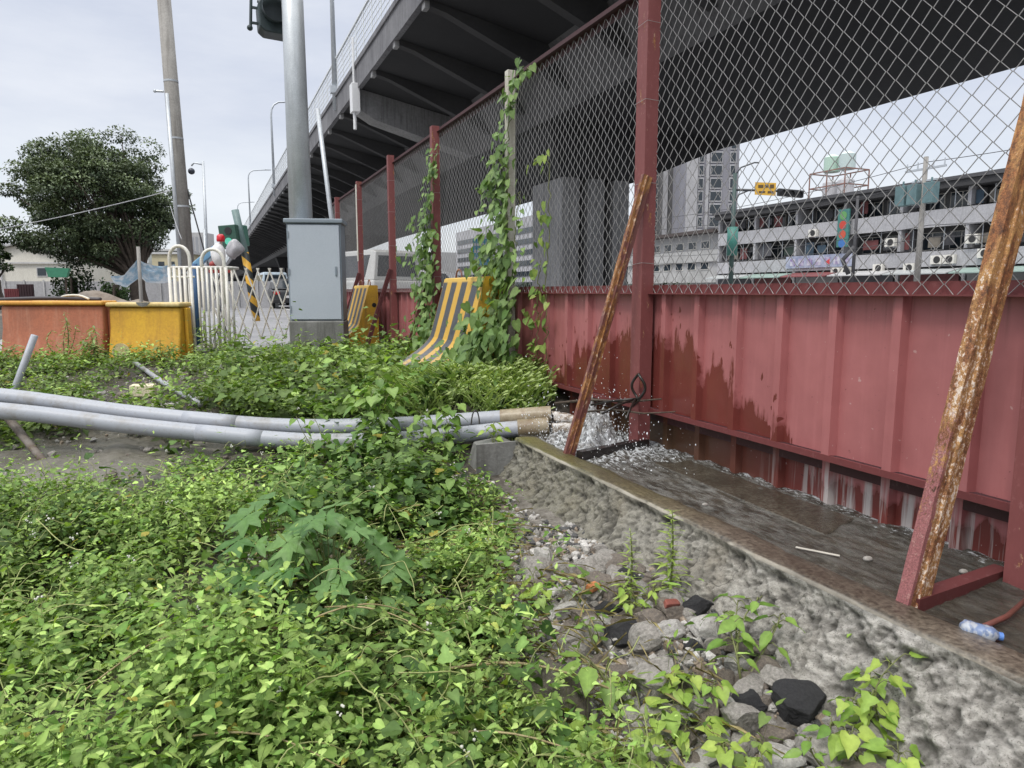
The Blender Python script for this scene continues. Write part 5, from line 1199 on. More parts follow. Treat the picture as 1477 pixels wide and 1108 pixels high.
for k in range(-2, 9):
    for z in (4.45, 2.25):
        b = MB(); b.box(BX + .74, BX + .797, 64.3 + k * 2.2, 65.7 + k * 2.2, z, z + .85); f_ = b.build('window', M['whitepaint'], lw); b = MB(); b.box(BX + .71, BX + .738, 64.4 + k * 2.2, 65.6 + k * 2.2, z + .08, z + .77); b.build('pane', M['glass'], f_)
# building seen under the deck further left
wb = thing('office_block', 'pale banded building seen through the vines beside the pier', 'building', (49, 112, -.85))
b = MB(); b.box(44, 58, 92, 128, -.86, 11.0); b.build('wall', M['whitewall'], wb)
for k, z in enumerate(np.arange(.6, 10.2, 1.6)):
    b = MB(); b.box(43.9, 43.996, 93, 127, z, z + .75); b.build('window_band', M['glass'], wb); b = MB(); b.box(44.5, 57.5, 91.9, 91.996, z, z + .75); b.build('window_band', M['glass'], wb)
hb = thing('far_wall', 'long low grey building far off under the overpass', 'building', (44, 165, -.85))
b = MB(); b.box(36, 52, 140, 190, -.86, 8.0); b.build('wall', M['greywall'], hb)
for k in range(12):
    b = MB(); b.box(35.9, 35.996, 142 + k * 4, 144.4 + k * 4, 2.0, 4.5); b.build('window', M['glass'], hb)
# blue banded sign
c0 = at(694, 372, 26)
bs = thing('blue_sign', 'blue and green banded sign board seen through the mesh above the striped barrier', 'sign', (c0.x, c0.y, -.85), -YAW)
b = MB(); b.box(-.30, .30, -.02, .02, 1.5, 2.75); b.build('board', plain('sign_blue', (.06, .34, .46), .5), bs, local=True)
b = MB(); b.box(-.30, .30, -.024, -.021, 1.5, 1.8); b.build('green_band', plain('sign_green', (.2, .45, .12), .5), bs, local=True)
b = MB()
for z in (2.5, 2.25, 2.0):
    x = -.25
    while x < .22:
        w_ = random.uniform(.05, .1); b.box(x, x + w_, -.026, -.022, z, z + random.uniform(.09, .13)); x += w_ + .03
b.build('text_row', plain('sign_white', (.75, .76, .77), .5), bs, local=True)
b = MB(); b.tube([(0, .03, 0), (0, .03, 1.5)], .04, 8); b.build('post', M['lampgrey'], bs, local=True)
# towers
def tower(label, px0, px1, D, H, seed, style):
    w_ = (px1 - px0) / F * D; c0 = at((px0 + px1) / 2, 420, D); o = thing('apartment_tower', label, 'tower', (c0.x, c0.y, -.85), -YAW)
    b = MB(); b.box(-w_ / 2, w_ / 2, 0, 14, 0, H); b.build('wall', M['dim'] if style else surf('tower_grey', (.26, .26, .29), (.20, .20, .23), .2, .8, 0, 6), o, local=True)
    if style == 0:
        b = MB(); b.box(-w_ / 2, -w_ / 2 + 2.6, -.5, -.01, 0, H); b.build('pale_column', M['whitewall'], o, local=True)
        cols = ((-w_ / 2 + 2.8, 1.3), (-w_ / 2 + 5.6, 2.9), (-w_ / 2 + 10.2, 1.5))
    else: cols = ((-w_ / 2 + .5, 1.6), (w_ / 2 - 2.4, 1.9))
    b = MB(); b.box(-w_ / 2 + 4.6, -w_ / 2 + 5.3, -.4, -.01, 0, H) if style == 0 else b.box(-.9, .3, -.4, -.01, 0, H); b.build('pilaster', M['whitewall'], o, local=True)
    for (x, ww) in cols:
        for z in np.arange(4, H - 3, 3.0):
            b = MB(); b.box(x, x + ww, -.25, -.01, z, z + 2.6); f_ = b.build('window', M['whitewall'] if style == 0 else M['polecon'], o, local=True)
            b = MB(); b.box(x + .2, x + ww - .2, -.3, -.252, z + .3, z + 2.3); b.build('pane', M['glass'], f_, local=True)
    return o
tower('tall grey white apartment tower with framed windows right of the big red post', 985, 1058, 170, 52, 1, 0)
tower('brownish grey tower partly hidden between the red post and the grey white tower', 934, 980, 185, 50, 2, 1)
# rooftop tank frame
rt = thing('water_tank_frame', 'steel frame with water tanks on the roof of the row building', 'water tanks', (BX + 3.2, 46.0, 7.825))
b = MB()
for x in (-1.4, 1.4):
    for y in (-1.9, 0, 1.9): b.tube([(x, y, 0), (x, y, 2.5)], .06, 6)
for z in (.3, 1.2, 2.5):
    for x in (-1.4, 1.4): b.bar((x, -1.9, z), (x, 1.9, z), .08, .1)
    for y in (-1.9, 1.9): b.bar((-1.4, y, z), (1.4, y, z), .08, .1)
b.build('frame', surf('red_brown_frame', (.28, .15, .12), (.2, .12, .1), 3, .7), rt, local=True)
for y, z, c in ((-.8, .42, (.6, .6, .62)), (.8, .42, (.62, .62, .64)), (-.8, 2.6, (.52, .62, .60)), (.8, 2.6, (.46, .62, .52))):
    b = MB(); b.tube([(0, y, z), (0, y, z + 1.25), (0, y, z + 1.5)], [.68, .68, .25], 18); b.build('tank', plain('tank_paint', c, .35, .2), rt, local=True)
# utility pole with transformer
tu = thing('utility_pole', 'concrete utility pole with green transformer box in front of the row building', 'utility pole', (40, 29.6, -.85))
b = MB(); b.tube([(40, 29.6, -.86), (40, 29.6, 8.0)], [.19, .13], 12); b.build('pole', M['polecon'], tu, smooth=True)
b = MB(); b.bar((40, 28.3, 7.3), (40, 30.9, 7.3), .12, .12); b.bar((40, 28.8, 6.6), (40, 30.4, 6.6), .1, .1)
for y in (28.4, 29.1, 30.1, 30.8): b.tube([(40, y, 7.36), (40, y, 7.75)], [.05, .03], 8)
b.build('crossarm', M['lampgrey'], tu)
for y in (29.95, 30.75, 28.9):
    b = MB(); b.box(39.4, 39.98, y - .32, y + .32, 5.2, 6.4); b.tube([(39.7, y, 6.4), (39.7, y, 6.7)], .06, 8); b.build('transformer', surf('transformer_green', (.12, .20, .21), (.09, .15, .16), 3, .5), tu, bevel=.05)
wp = thing('black_pole', 'slim dark pole standing before the row building between the vertical sign and transformer', 'pole', (42, 36, -.85))
b = MB(); b.tube([(42, 36, -.86), (42, 36, 6.6)], [.13, .09], 10); b.build('pole', plain('dark_pole', (.05, .05, .055), .6), wp, smooth=True)
b = MB(); b.tube([(42, 36, 3.1), (41.6, 36.6, 2.2), (41.8, 36.2, 1.2)], .16, 8); b.build('cable_bundle', M['blackw'], wp, smooth=True)
for k, (z, lab) in enumerate(((7.7, 'topmost black cable strung past the transformer'), (6.6, 'black cable strung just under the transformer crossarm'), (4.0, 'sagging black cable crossing the middle balcony of the row building'), (3.3, 'lowest sagging cable crossing the row building'))):
    wire((40.1 + .3 * k, 12, z + .2), (40.1 + .3 * k, 29.6, z), .25, .022, M['blackw'], lab + ', right of the pole'); wire((40.1 + .3 * k, 29.6, z), (42 + .1 * k, 66, z - .1), .7, .022, M['blackw'], lab + ', left of the pole')
# traffic light on arm beyond the deck
tf = thing('traffic_light', 'traffic light arm with orange sign board beyond the overpass', 'traffic light', (26, 30.1, -.85))
R_ = Vector((CS, -SN, 0)); o_ = Vector((26, 30.1, 0)); fv_ = Vector((-SN, -CS, 0))
def rp(r, z, f_=0): return o_ + R_ * r + fv_ * f_ + Vector((0, 0, z))
b = MB(); b.tube([rp(0, -.86), rp(0, 6.2)], [.14, .10], 12); b.build('pole', plain('dark_green_pole', (.03, .06, .055), .5), tf, smooth=True)
b = MB(); b.tube([rp(0, 1.9), rp(0, 3.4)], .28, 14); b.build('control_box', plain('green_control', (.04, .17, .14), .5), tf, smooth=True)
b = MB(); b.tube([rp(0, 5.35), rp(1.2, 5.32), rp(3.7, 5.22)], [.07, .06, .05], 8); b.tube([rp(0, 4.6), rp(.25, 5.1), rp(.8, 5.33)], .04, 8); b.build('arm', plain('dark_arm', (.05, .055, .06), .5), tf, smooth=True)
b = MB(); b.tube([rp(0, 6.1), rp(.3, 6.5), rp(1.0, 6.75), rp(1.25, 6.74)], .04, 8); b.build('lamp_arm', plain('dark_lamp_arm', (.05, .055, .06), .5), tf, smooth=True)
b = MB(); b.bar(rp(1.05, 5.42, .12), rp(2.15, 5.36, .12), .05, .62, fv_); b.v = [(v[0], v[1], v[2]) for v in b.v]
b2 = MB(); vs = [rp(r, z, f_) for f_ in (.10, .15) for r, z in ((1.05, 5.08), (2.15, 5.02), (2.15, 5.68), (1.05, 5.72))]
b2.add(vs, [(0, 1, 2, 3), (7, 6, 5, 4), (0, 4, 5, 1), (1, 5, 6, 2), (2, 6, 7, 3), (3, 7, 4, 0)]); sb = b2.build('sign_board', plain('amber_board', (.62, .36, .04), .5), tf)
b2 = MB()
for r, z, w_, h in ((1.2, 5.42, .28, .16), (1.55, 5.44, .2, .14), (1.82, 5.40, .22, .2), (1.25, 5.16, .34, .1), (1.72, 5.14, .3, .12)):
    vs = [rp(r + a, z + c, f_) for f_ in (.152, .158) for a, c in ((0, 0), (w_, 0), (w_, h), (0, h))]
    b2.add(vs, [(0, 1, 2, 3), (7, 6, 5, 4), (0, 4, 5, 1), (1, 5, 6, 2), (2, 6, 7, 3), (3, 7, 4, 0)])
b2.build('sign_marks', plain('dark_mark', (.10, .06, .02), .5), sb)
vs = [rp(r, z, f_) for f_ in (.0, .28) for r, z in ((2.25, 5.02), (3.6, 4.9), (3.6, 5.28), (2.25, 5.4))]
b2 = MB(); b2.add(vs, [(0, 1, 2, 3), (7, 6, 5, 4), (0, 4, 5, 1), (1, 5, 6, 2), (2, 6, 7, 3), (3, 7, 4, 0)]); sh = b2.build('signal_head', plain('black_head', (.02, .022, .025), .5), tf, bevel=.04)
for r in (2.5, 2.92, 3.35):
    b2 = MB(); b2.tube([rp(r, 5.17 - (r - 2.25) * .09, .282), rp(r, 5.17 - (r - 2.25) * .09, .40)], .15, 12, False); b2.build('hood', plain('black_hood', (.015, .016, .018), .5), sh)
#__PART3__
# ------------------------------------------------------------------ rubble
def rockmesh(name, seed, m, sub=3):
    rng = np.random.default_rng(seed); v, f = ICO[sub]; V = v * np.array([1, rng.uniform(.65, .95), rng.uniform(.34, .58)])
    for k in range(14):
        n = rng.normal(size=3); n /= np.linalg.norm(n); d = rng.uniform(.38, .72); s_ = V @ n - d; V = V - np.clip(s_, 0, None)[:, None] * n
    V = V + v * (.06 * fbm(v * 2.2 + seed, 3, seed)[:, None] + .045 * fbm(v * 7 + seed, 4, seed + 4)[:, None])
    me = bpy.data.meshes.new(name); me.from_pydata([tuple(q) for q in V], [], f); me.materials.append(m)
    return me
M['stone4'] = surf('brown_stone', (.22, .185, .15), (.12, .105, .09), 9, .8, .7, 60, fine=.6)
rng = np.random.default_rng(21)
rocks = [rockmesh('rock_shape', 100 + k, (M['stone'], M['stone4'], M['stone2'], M['stone4'], M['stone'], M['asph'] if k == 5 else M['stone4'])[k % 6], 4) for k in range(18)]
def rock(x, y, s_, me, label, sink=.3, group=None, cat='rock', name='broken_rock', rz=None):
    o = bpy.data.objects.new(name, me); C.objects.link(o); z = float(ground(x, y)) + s_ * (.45 - sink)
    o.location = (x, y, z); o.scale = (s_, s_, s_); o.rotation_euler = (rng.normal(0, .25), rng.normal(0, .25), rng.uniform(0, 6.28) if rz is None else rz)
    return tag(o, label, cat, group)
special = [
 (.86, 1.72, .135, rockmesh('rock_shape', 301, M['stone3'], 4), 'largest dark mossy boulder in the weeds at the bottom middle'),
 (1.47, 1.36, .09, rockmesh('rock_shape', 302, M['asph'], 4), 'black asphalt chunk beside the bright vine leaves at bottom right'),
 (1.25, 1.80, .085, rockmesh('rock_shape', 303, M['stone'], 4), 'broad flat topped grey brown rock in the middle of the rubble'),
 (1.18, 1.62, .10, rockmesh('rock_shape', 304, M['stone'], 4), 'large pale brown rock just above the dark boulder, at its right'),
 (1.36, 1.80, .06, rockmesh('rock_shape', 305, M['stone2'], 4), 'whitish flat plaster piece in the centre of the rubble'),
 (1.31, 1.40, .085, rockmesh('rock_shape', 306, M['stone'], 4), 'wide tan rock left of the black asphalt chunk'),
 (1.42, 1.22, .085, rockmesh('rock_shape', 307, M['stone'], 4), 'grey angular rock below the black asphalt chunk'),
 (1.27, 2.18, .06, rockmesh('rock_shape', 308, M['stone'], 4), 'brownish rock with the orange tile piece on it'),
 (1.36, 2.08, .035, rockmesh('rock_shape', 309, M['asph'], 3), 'small black chunk right of the rock under the orange tile'),
 (1.10, 2.16, .05, rockmesh('rock_shape', 310, M['stone2'], 4), 'light grey rock at the left edge of the rubble'),
]
for x, y, s_, me, lab in special: rock(x, y, s_ * 1.2, me, lab, .2)
k = 0
for _ in range(4000):
    x, y = rng.uniform(.85, 1.58), rng.uniform(1.05, 2.55)
    if x < .95 + .25 * rng.random(): continue
    if any((x - a[0]) ** 2 + (y - a[1]) ** 2 < (a[2] * .75) ** 2 for a in special): continue
    s_ = float(np.clip(rng.lognormal(-3.2, .5), .016, .09))
    rock(x, y, s_, rocks[int(rng.integers(18))], 'broken lump of concrete or stone in the rubble at the foot of the curb', .2, 'broken lumps in the rubble heap'); k += 1
    if k >= 265: break
for k in range(26):
    x, y = rng.uniform(.2, 1.4), rng.uniform(2.6, 3.9)
    if x < .9 and rng.random() < .7: continue
    rock(x, y, rng.uniform(.02, .05), rocks[int(rng.integers(18))], 'stone lying under the weeds along the mossy part of the curb', .2, 'stones under the weeds by the curb')
for k in range(26):
    x, y = rng.uniform(-1.5, .1), rng.uniform(5.6, 8.4)
    if abs(x + .75) < .8 and y < 5.9: continue
    rock(x, y, rng.uniform(.03, .09), rocks[int(rng.integers(18))], 'lump of rubble on the muddy patch behind the pipes', .2, 'lumps on the muddy patch')
for k in range(30):
    x, y = rng.uniform(-1.9, .1), rng.uniform(4.5, 5.7)
    rock(x, y, rng.uniform(.012, .055), rocks[int(rng.integers(17))], 'lump of rubble on the mud beneath the pipes', .15, 'lumps on the mud beneath the pipes')
b = MB(); b.box(-.03, .03, -.017, .017, 0, .022); o = b.build('brick_piece', M['orange'], bevel=.004, base=(0, 0, 0)); o.location = (1.27, 2.16, float(ground(1.27, 2.16)) + .045); o.rotation_euler = (.2, .1, .5); tag(o, 'small bright orange tile fragment on top of the rubble', 'tile piece')
b = MB(); b.prism([(-.04, -.01), (.035, -.016), (.045, .012), (-.02, .018)], 0, .02, 'z'); o = b.build('brick_piece', M['brick'], bevel=.003, base=(0, 0, 0)); o.location = (1.43, 1.90, float(ground(1.43, 1.90)) + .05); o.rotation_euler = (.35, .2, .3); tag(o, 'dark red brick shard above the whitish plaster piece', 'brick piece')
V, Fs, n = [], [], 0; iv, if_ = ICO[1]
for k in range(9500):
    x, y = rng.uniform(.75, 1.66), rng.uniform(1.0, 2.9)
    if k % 4 == 0: x, y = rng.uniform(.2, 1.5), rng.uniform(2.4, 4.0)
    if k % 9 == 0: x, y = rng.uniform(-1.6, .3), rng.uniform(5.7, 8.6)
    s_ = float(np.clip(rng.lognormal(-4.75, .55), .003, .024)); z = float(ground(np.array(x), np.array(y), k % 2 == 0)) if False else 0
    V.append((x, y, s_)); n += 1
P = np.array(V); gzv = ground(P[:, 0], P[:, 1]); sc = P[:, 2][:, None, None] * rng.uniform(.5, 1.2, (n, 1, 3)); jit = 1 + rng.uniform(-.35, .25, (n, len(iv), 1))
GV = iv[None] * jit * sc + np.stack([P[:, 0], P[:, 1], gzv + P[:, 2] * .3], -1)[:, None]
GF = np.array(if_)[None] + (np.arange(n) * len(iv))[:, None, None]
gc = np.repeat(rng.choice(np.array([[.28, .27, .25], [.17, .165, .155], [.40, .39, .37], [.05, .05, .052], [.20, .16, .12]]), n), len(iv), 0) if False else np.repeat(np.array([[.36, .345, .32], [.24, .23, .21], [.48, .465, .44], [.07, .07, .07], [.26, .21, .16]])[rng.integers(0, 5, n)], len(iv), 0)
def gravelmat():
    m, nt, b = newmat('gravel_mix'); a = nd(nt, 'ShaderNodeAttribute', attribute_name='Col'); n2 = noise(nt, objco(nt), 150, 4)
    nt.links.new(mix(nt, .5, a.outputs['Color'], ramp(nt, n2, [(.3, .2), (.7, .85)]), 'OVERLAY'), b.inputs['Base Color']); b.inputs['Roughness'].default_value = .8; bump(nt, b, n2, .5, .004); return m
M['gravel'] = gravelmat()
tag(mk('gravel', GV.reshape(-1, 3), GF.reshape(-1, 3), M['gravel'], base=(1.2, 1.8, -1.3), col=gc), 'loose gravel and crumbs of rubble along the curb', 'gravel', kind='stuff')

# ------------------------------------------------------------------ weeds
def weed_density(x, y):
    D = x * SN + y * CS
    edge = np.interp(y, [.8, 1.4, 2.0, 2.6, 3.0, 3.6, 4.1, 4.6, 12], [1.02, .90, .82, 1.02, 1.28, 1.44, 1.48, 2.36, 2.36]) + .16 * fbm(p3(x * 3.5, y * 3.5), 3, 201)
    d = 1 - ss(-.06, .10, x - edge)
    mud = np.sqrt(((x + 1.05) / .95) ** 2 + ((y - 5.2) / .66) ** 2) + .38 * fbm(p3(x * 3, y * 3), 3, 202); d = d * ss(.85, 1.1, mud)
    dirt = np.sqrt(((x + .62) / .55) ** 2 + ((y - 7.1) / 1.0) ** 2) + .35 * fbm(p3(x * 3, y * 3), 3, 203); d = d * (.12 + .88 * ss(.75, 1.1, dirt))
    d = d * (1 - ss(9.5, 10.2, y + .43 * (x - .5)))
    d = d * (.35 + .65 * ss(-.35, .15, fbm(p3(x * 2.3, y * 2.3), 3, 204) + .2 * (x < .4))) * (.25 + .75 * ss(-.30, .0, fbm(p3(x * 6.5, y * 6.5), 2, 208)))
    d = np.maximum(d, .06 * (x < 1.45) * (y < 3.9) * ss(-.1, .35, fbm(p3(x * 5, y * 5), 2, 209)) * (np.hypot(x + .8, y - 5) > 1.3))
    return d
def carpet(LV, n, Drange, leaf, H, kinds, nl, ca, cb_, seed, lat=1.15, cond=None, spread=1.0, stems=True):
    rng = np.random.default_rng(seed)
    D = np.exp(rng.uniform(math.log(Drange[0]), math.log(Drange[1]), n)); l = rng.uniform(-1, 1, n) * (lat * D + .35)
    x = l * CS + D * SN; y = -l * SN + D * CS
    dn = weed_density(x, y); Dk = x * SN + y * CS; dn = dn * (1 - .45 * ss(3.7, 4.2, Dk) * (1 - ss(4.75, 4.95, Dk)) * (1 - np.exp(-((x - 1.0) / .33) ** 2)))
    keep = rng.random(n) < dn
    if cond is not None: keep &= cond(x, y, rng)
    x, y = x[keep], y[keep]; D = D[keep]; n = len(x)
    if n == 0: return
    g = ground(x, y)
    lump = .40 + .95 * np.clip(fbm(p3(x * 1.7, y * 1.7), 3, 205) + .35, 0, 1.2) + .55 * np.clip(fbm(p3(x * 5.5, y * 5.5), 2, 207), -.4, 1)
    Dl = x * SN + y * CS; lowz = ss(3.3, 3.9, Dl) * (1 - ss(4.72, 4.95, Dl)) * (1 - np.exp(-((x - 1.0) / .33) ** 2)); lump = np.maximum(lump * (1 - .72 * lowz), .12)
    lump = lump * (1 - .5 * ss(7.6, 8.8, Dl))
    lump = lump * (1 - .62 * ss(1.0, 1.5, x) * ss(4.9, 5.3, y) * (1 - ss(6.8, 7.4, y)))
    lump = lump * (1 - .35 * np.exp(-((x - 1.2) / .5) ** 2 - ((y - 3.0) / .9) ** 2))
    Hh = H * lump * rng.uniform(.45, 1.25, n); tilt = rng.normal(0, .28, (n, 2))
    pc = green(rng, n, ca, cb_) * (.72 + .55 * np.clip(fbm(p3(x * 2.5, y * 2.5), 3, 206) + .5, 0, 1))[:, None]
    for i in range(nl):
        f = np.clip((i + rng.uniform(.2, 1.0, n)) / nl, 0, 1) ** .75; az = i * 2.4 + rng.uniform(0, 6.28, n) if i == 0 else i * 2.4 + az0 + rng.normal(0, .35, n)
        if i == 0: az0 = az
        s_ = leaf * rng.uniform(.6, 1.25, n) * (1.1 - .45 * f ** 2)
        dirh = np.stack([np.cos(az), np.sin(az)], -1)
        P = np.stack([x + tilt[:, 0] * Hh * f + dirh[:, 0] * s_ * .55 * spread, y + tilt[:, 1] * Hh * f + dirh[:, 1] * s_ * .55 * spread, g + Hh * f + .005], -1)
        d = np.concatenate([dirh, (rng.normal(.02, .45, n) + .25 * (f - .5))[:, None]], 1)
        up = np.stack([rng.normal(0, .42, n), rng.normal(0, .42, n), np.ones(n)], -1)
        c = pc * rng.uniform(.6, 1.35, (n, 1)) * (.26 + .84 * f)[:, None]  # colour darkens down the stem, painting in the shade under the canopy
        yel = rng.random(n) < .006; c[yel] = np.array([.34, .30, .06])
        kk = rng.integers(0, len(kinds), n)
        for q, kd in enumerate(kinds):
            mk_ = kk == q
            if mk_.any(): LV.add(kd, P[mk_], d[mk_], up[mk_], s_[mk_], c[mk_], rng.uniform(.8, 1.15, mk_.sum()), rng.uniform(.4, 1.5, mk_.sum()))
    if stems:
        LV.add('lance', np.stack([x, y, g - .01], -1), np.stack([tilt[:, 0], tilt[:, 1], np.ones(n)], -1), np.stack([np.cos(az0), np.sin(az0), 0 * x], -1), Hh, np.array([.10, .13, .04]), .12 * .05 / np.maximum(Hh, .05) , 0.)
W1 = Leaves()
CA, CB = (.105, .205, .04), (.36, .50, .145)
def patch(fr, seed, lo, hi):
    return lambda x, y, r: r.random(len(x)) < ss(lo, hi, fbm(p3(x * fr, y * fr), 3, seed))
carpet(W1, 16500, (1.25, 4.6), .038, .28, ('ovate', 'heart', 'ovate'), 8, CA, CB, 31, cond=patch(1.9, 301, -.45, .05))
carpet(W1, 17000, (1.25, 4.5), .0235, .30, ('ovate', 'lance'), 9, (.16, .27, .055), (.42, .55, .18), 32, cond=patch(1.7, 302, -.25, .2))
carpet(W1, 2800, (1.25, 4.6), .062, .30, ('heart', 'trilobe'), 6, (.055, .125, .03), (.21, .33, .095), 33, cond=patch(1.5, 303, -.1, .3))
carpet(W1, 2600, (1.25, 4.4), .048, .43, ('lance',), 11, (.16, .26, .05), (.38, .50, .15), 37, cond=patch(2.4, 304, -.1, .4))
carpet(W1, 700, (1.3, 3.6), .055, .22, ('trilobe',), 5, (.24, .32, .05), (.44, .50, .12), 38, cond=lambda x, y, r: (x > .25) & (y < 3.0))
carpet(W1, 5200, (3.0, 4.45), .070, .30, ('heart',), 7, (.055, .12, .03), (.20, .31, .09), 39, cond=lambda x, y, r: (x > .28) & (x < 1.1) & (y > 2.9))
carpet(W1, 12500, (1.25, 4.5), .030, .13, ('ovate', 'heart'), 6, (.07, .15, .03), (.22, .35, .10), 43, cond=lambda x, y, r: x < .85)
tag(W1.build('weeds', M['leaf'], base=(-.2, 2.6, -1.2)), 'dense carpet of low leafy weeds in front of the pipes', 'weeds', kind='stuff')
W2 = Leaves()
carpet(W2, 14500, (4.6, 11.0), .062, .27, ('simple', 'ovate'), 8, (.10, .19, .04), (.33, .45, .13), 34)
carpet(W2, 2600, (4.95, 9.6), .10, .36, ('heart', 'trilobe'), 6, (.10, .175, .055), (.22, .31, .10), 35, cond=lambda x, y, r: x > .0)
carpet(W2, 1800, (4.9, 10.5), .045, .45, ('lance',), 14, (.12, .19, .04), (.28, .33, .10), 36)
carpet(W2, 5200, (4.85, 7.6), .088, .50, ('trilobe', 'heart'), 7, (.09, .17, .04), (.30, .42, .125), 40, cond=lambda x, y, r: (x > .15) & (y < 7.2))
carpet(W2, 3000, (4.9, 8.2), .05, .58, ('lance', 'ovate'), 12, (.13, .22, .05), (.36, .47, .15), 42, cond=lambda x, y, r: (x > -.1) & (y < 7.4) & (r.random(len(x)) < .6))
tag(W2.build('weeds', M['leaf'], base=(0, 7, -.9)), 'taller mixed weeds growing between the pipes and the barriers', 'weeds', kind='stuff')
# pale flower heads
V, Fs, n = [], [], 0
rng = np.random.default_rng(41); Pf = []
for k in range(170):
    D = math.exp(rng.uniform(math.log(1.5), math.log(6))); l = rng.uniform(-.85, .25) * D; x, y = l * CS + D * SN, -l * SN + D * CS
    if float(weed_density(np.array([x]), np.array([y]))[0]) < .6: continue
    z = float(ground(np.array([x]), np.array([y]))[0]) + rng.uniform(.17, .30)
    for q in range(5):
        c = np.array([x, y, z]) + rng.normal(0, .007, 3); V.append(iv * .0038 * rng.uniform(.7, 1.3) + c); Fs.append(np.array(if_) + n); n += len(iv)
tag(mk('flower_heads', np.concatenate(V), np.concatenate(Fs), plain('white_flower', (.62, .62, .56), .7), base=(-.3, 2.6, -1.1)), 'tiny white flower heads scattered through the low weeds', 'flowers', kind='stuff')

def stem_pts(p, q, bow, n=8):
    p, q = Vector(p), Vector(q); return [p.lerp(q, t) + Vector(bow) * math.sin(t * PI) for t in np.linspace(0, 1, n)]
def plant(name, label, base, tips, leafspec, seed, cat='weed', stem_r=.003, m='vineleaf', group=None, bow=.04):
    """tips: end points of stems; leafspec = (kind, count per stem, size, colour a, colour b, droop)"""
    rng = np.random.default_rng(seed); o = thing(name, label, cat, tuple(base), 0, group)
    kind, cnt, size, ca, cb_, droop = leafspec; b = MB(); LV = Leaves()
    for tp_ in tips:
        pts = stem_pts(base, tp_, (rng.normal(0, bow), rng.normal(0, bow), bow * .8)); b.tube(pts, [stem_r * (1.1 - .7 * i / len(pts)) for i in range(len(pts))], 5)
        for k in range(cnt):
            t = .15 + .85 * (k + rng.uniform(.3, .9)) / cnt; i = min(int(t * (len(pts) - 1)), len(pts) - 2); p = np.array(pts[i].lerp(pts[i + 1], t * (len(pts) - 1) - i)) if t < 1 else np.array(pts[-1])
            az = k * 2.4 + rng.normal(0, .4); s_ = size * rng.uniform(.7, 1.15); hd_ = np.array([math.cos(az), math.sin(az), .25 + rng.normal(0, .2)]); q = p + hd_ * s_ * .55
            if kind != 'lance': b.tube([p, (p + q) / 2 + np.array([0, 0, .01]), q], stem_r * .5, 4)
            else: q = p
            d = np.array([hd_[0], hd_[1], -droop + rng.normal(0, .22)]); c = green(rng, 1, ca, cb_)
            LV.add(kind, q, d, np.array([rng.normal(0, .25), rng.normal(0, .25), 1]), s_, c, rng.uniform(.85, 1.1), rng.uniform(.5, 1.4))
    b.build('stem', M['stem'], o, smooth=True); LV.build('foliage', M[m], o); return o
def gz_(x, y): return float(ground(np.array([x]), np.array([y]))[0])
def P3(x, y, h=0.): return (x, y, gz_(x, y) + h)
# big lobed weed
rng = np.random.default_rng(5)
def lobed_plant(label, pos, seed, n, size, R):
    rng = np.random.default_rng(seed); o = thing('lobed_weed', label, 'weed', P3(*pos), 0, None); b = MB(); LV = Leaves(); p0 = np.array(P3(*pos))
    for k in range(n):
        az = k * 2.4 + rng.normal(0, .3); r = R * math.sqrt((k + .6) / n); h = .40 - .30 * (r / R) ** 2 + rng.normal(0, .03)
        q = p0 + np.array([r * math.cos(az), r * math.sin(az), h]); b.tube(stem_pts(p0, q, (0, 0, .07)), .0018, 5)
        out = np.array([math.cos(az), math.sin(az), -.45 + rng.normal(0, .2)]); cam = np.array([-.1, -.5, .0]); up = np.array([.35 * math.cos(az), .35 * math.sin(az), 1.0]) + cam * .7 + rng.normal(0, .18, 3)
        LV.add('lobed', q, out + cam * .35, up, size * rng.uniform(.75, 1.15), green(rng, 1, (.08, .175, .05), (.165, .285, .095)), 1., rng.uniform(.5, 1.1))
    b.build('stem', M['stem'], o, smooth=True); LV.build('foliage', M['vineleaf'], o)
lobed_plant('large grey green weed with deeply lobed leaves, right and front of its twin', (.36, 2.52), 51, 46, .088, .29)
lobed_plant('grey green lobed leaf weed left and behind its twin in the carpet of weeds', (.20, 2.72), 52, 24, .092, .25)
# upright feathery weeds by the curb
def feathery(label, pos, h, seed, sz, n=60):
    rng = np.random.default_rng(seed); base = np.array(P3(*pos)); o = thing('feathery_weed', label, 'weed', tuple(base)); b = MB(); LV = Leaves()
    tip = base + np.array([rng.normal(0, .015), rng.normal(0, .015), h]); pts = stem_pts(base, tip, (.01, 0, 0)); b.tube(pts, [.004, .004, .0035, .0035, .003, .003, .002, .0015], 6)
    for k in range(n):
        t = .12 + .88 * k / n; p = base + (tip - base) * t; az = k * 2.4; s_ = sz * (.45 + 1.1 * (1 - t)) * rng.uniform(.8, 1.2)
        LV.add('lance', p, np.array([math.cos(az), math.sin(az), .55 - .5 * (1 - t) + rng.normal(0, .12)]), np.array([0, 0, 1.]), s_, green(rng, 1, (.22, .32, .07), (.34, .43, .12)), .8, 1.2)
    b.build('stem', M['stem'], o, smooth=True); LV.build('foliage', M['vineleaf'], o)
feathery('upright bright green feathery weed standing against the rough curb', (1.50, 2.0), .36, 61, .062, 70)
feathery('smaller scruffy feathery weed left of the bright upright one', (1.36, 2.05), .30, 62, .05, 46)
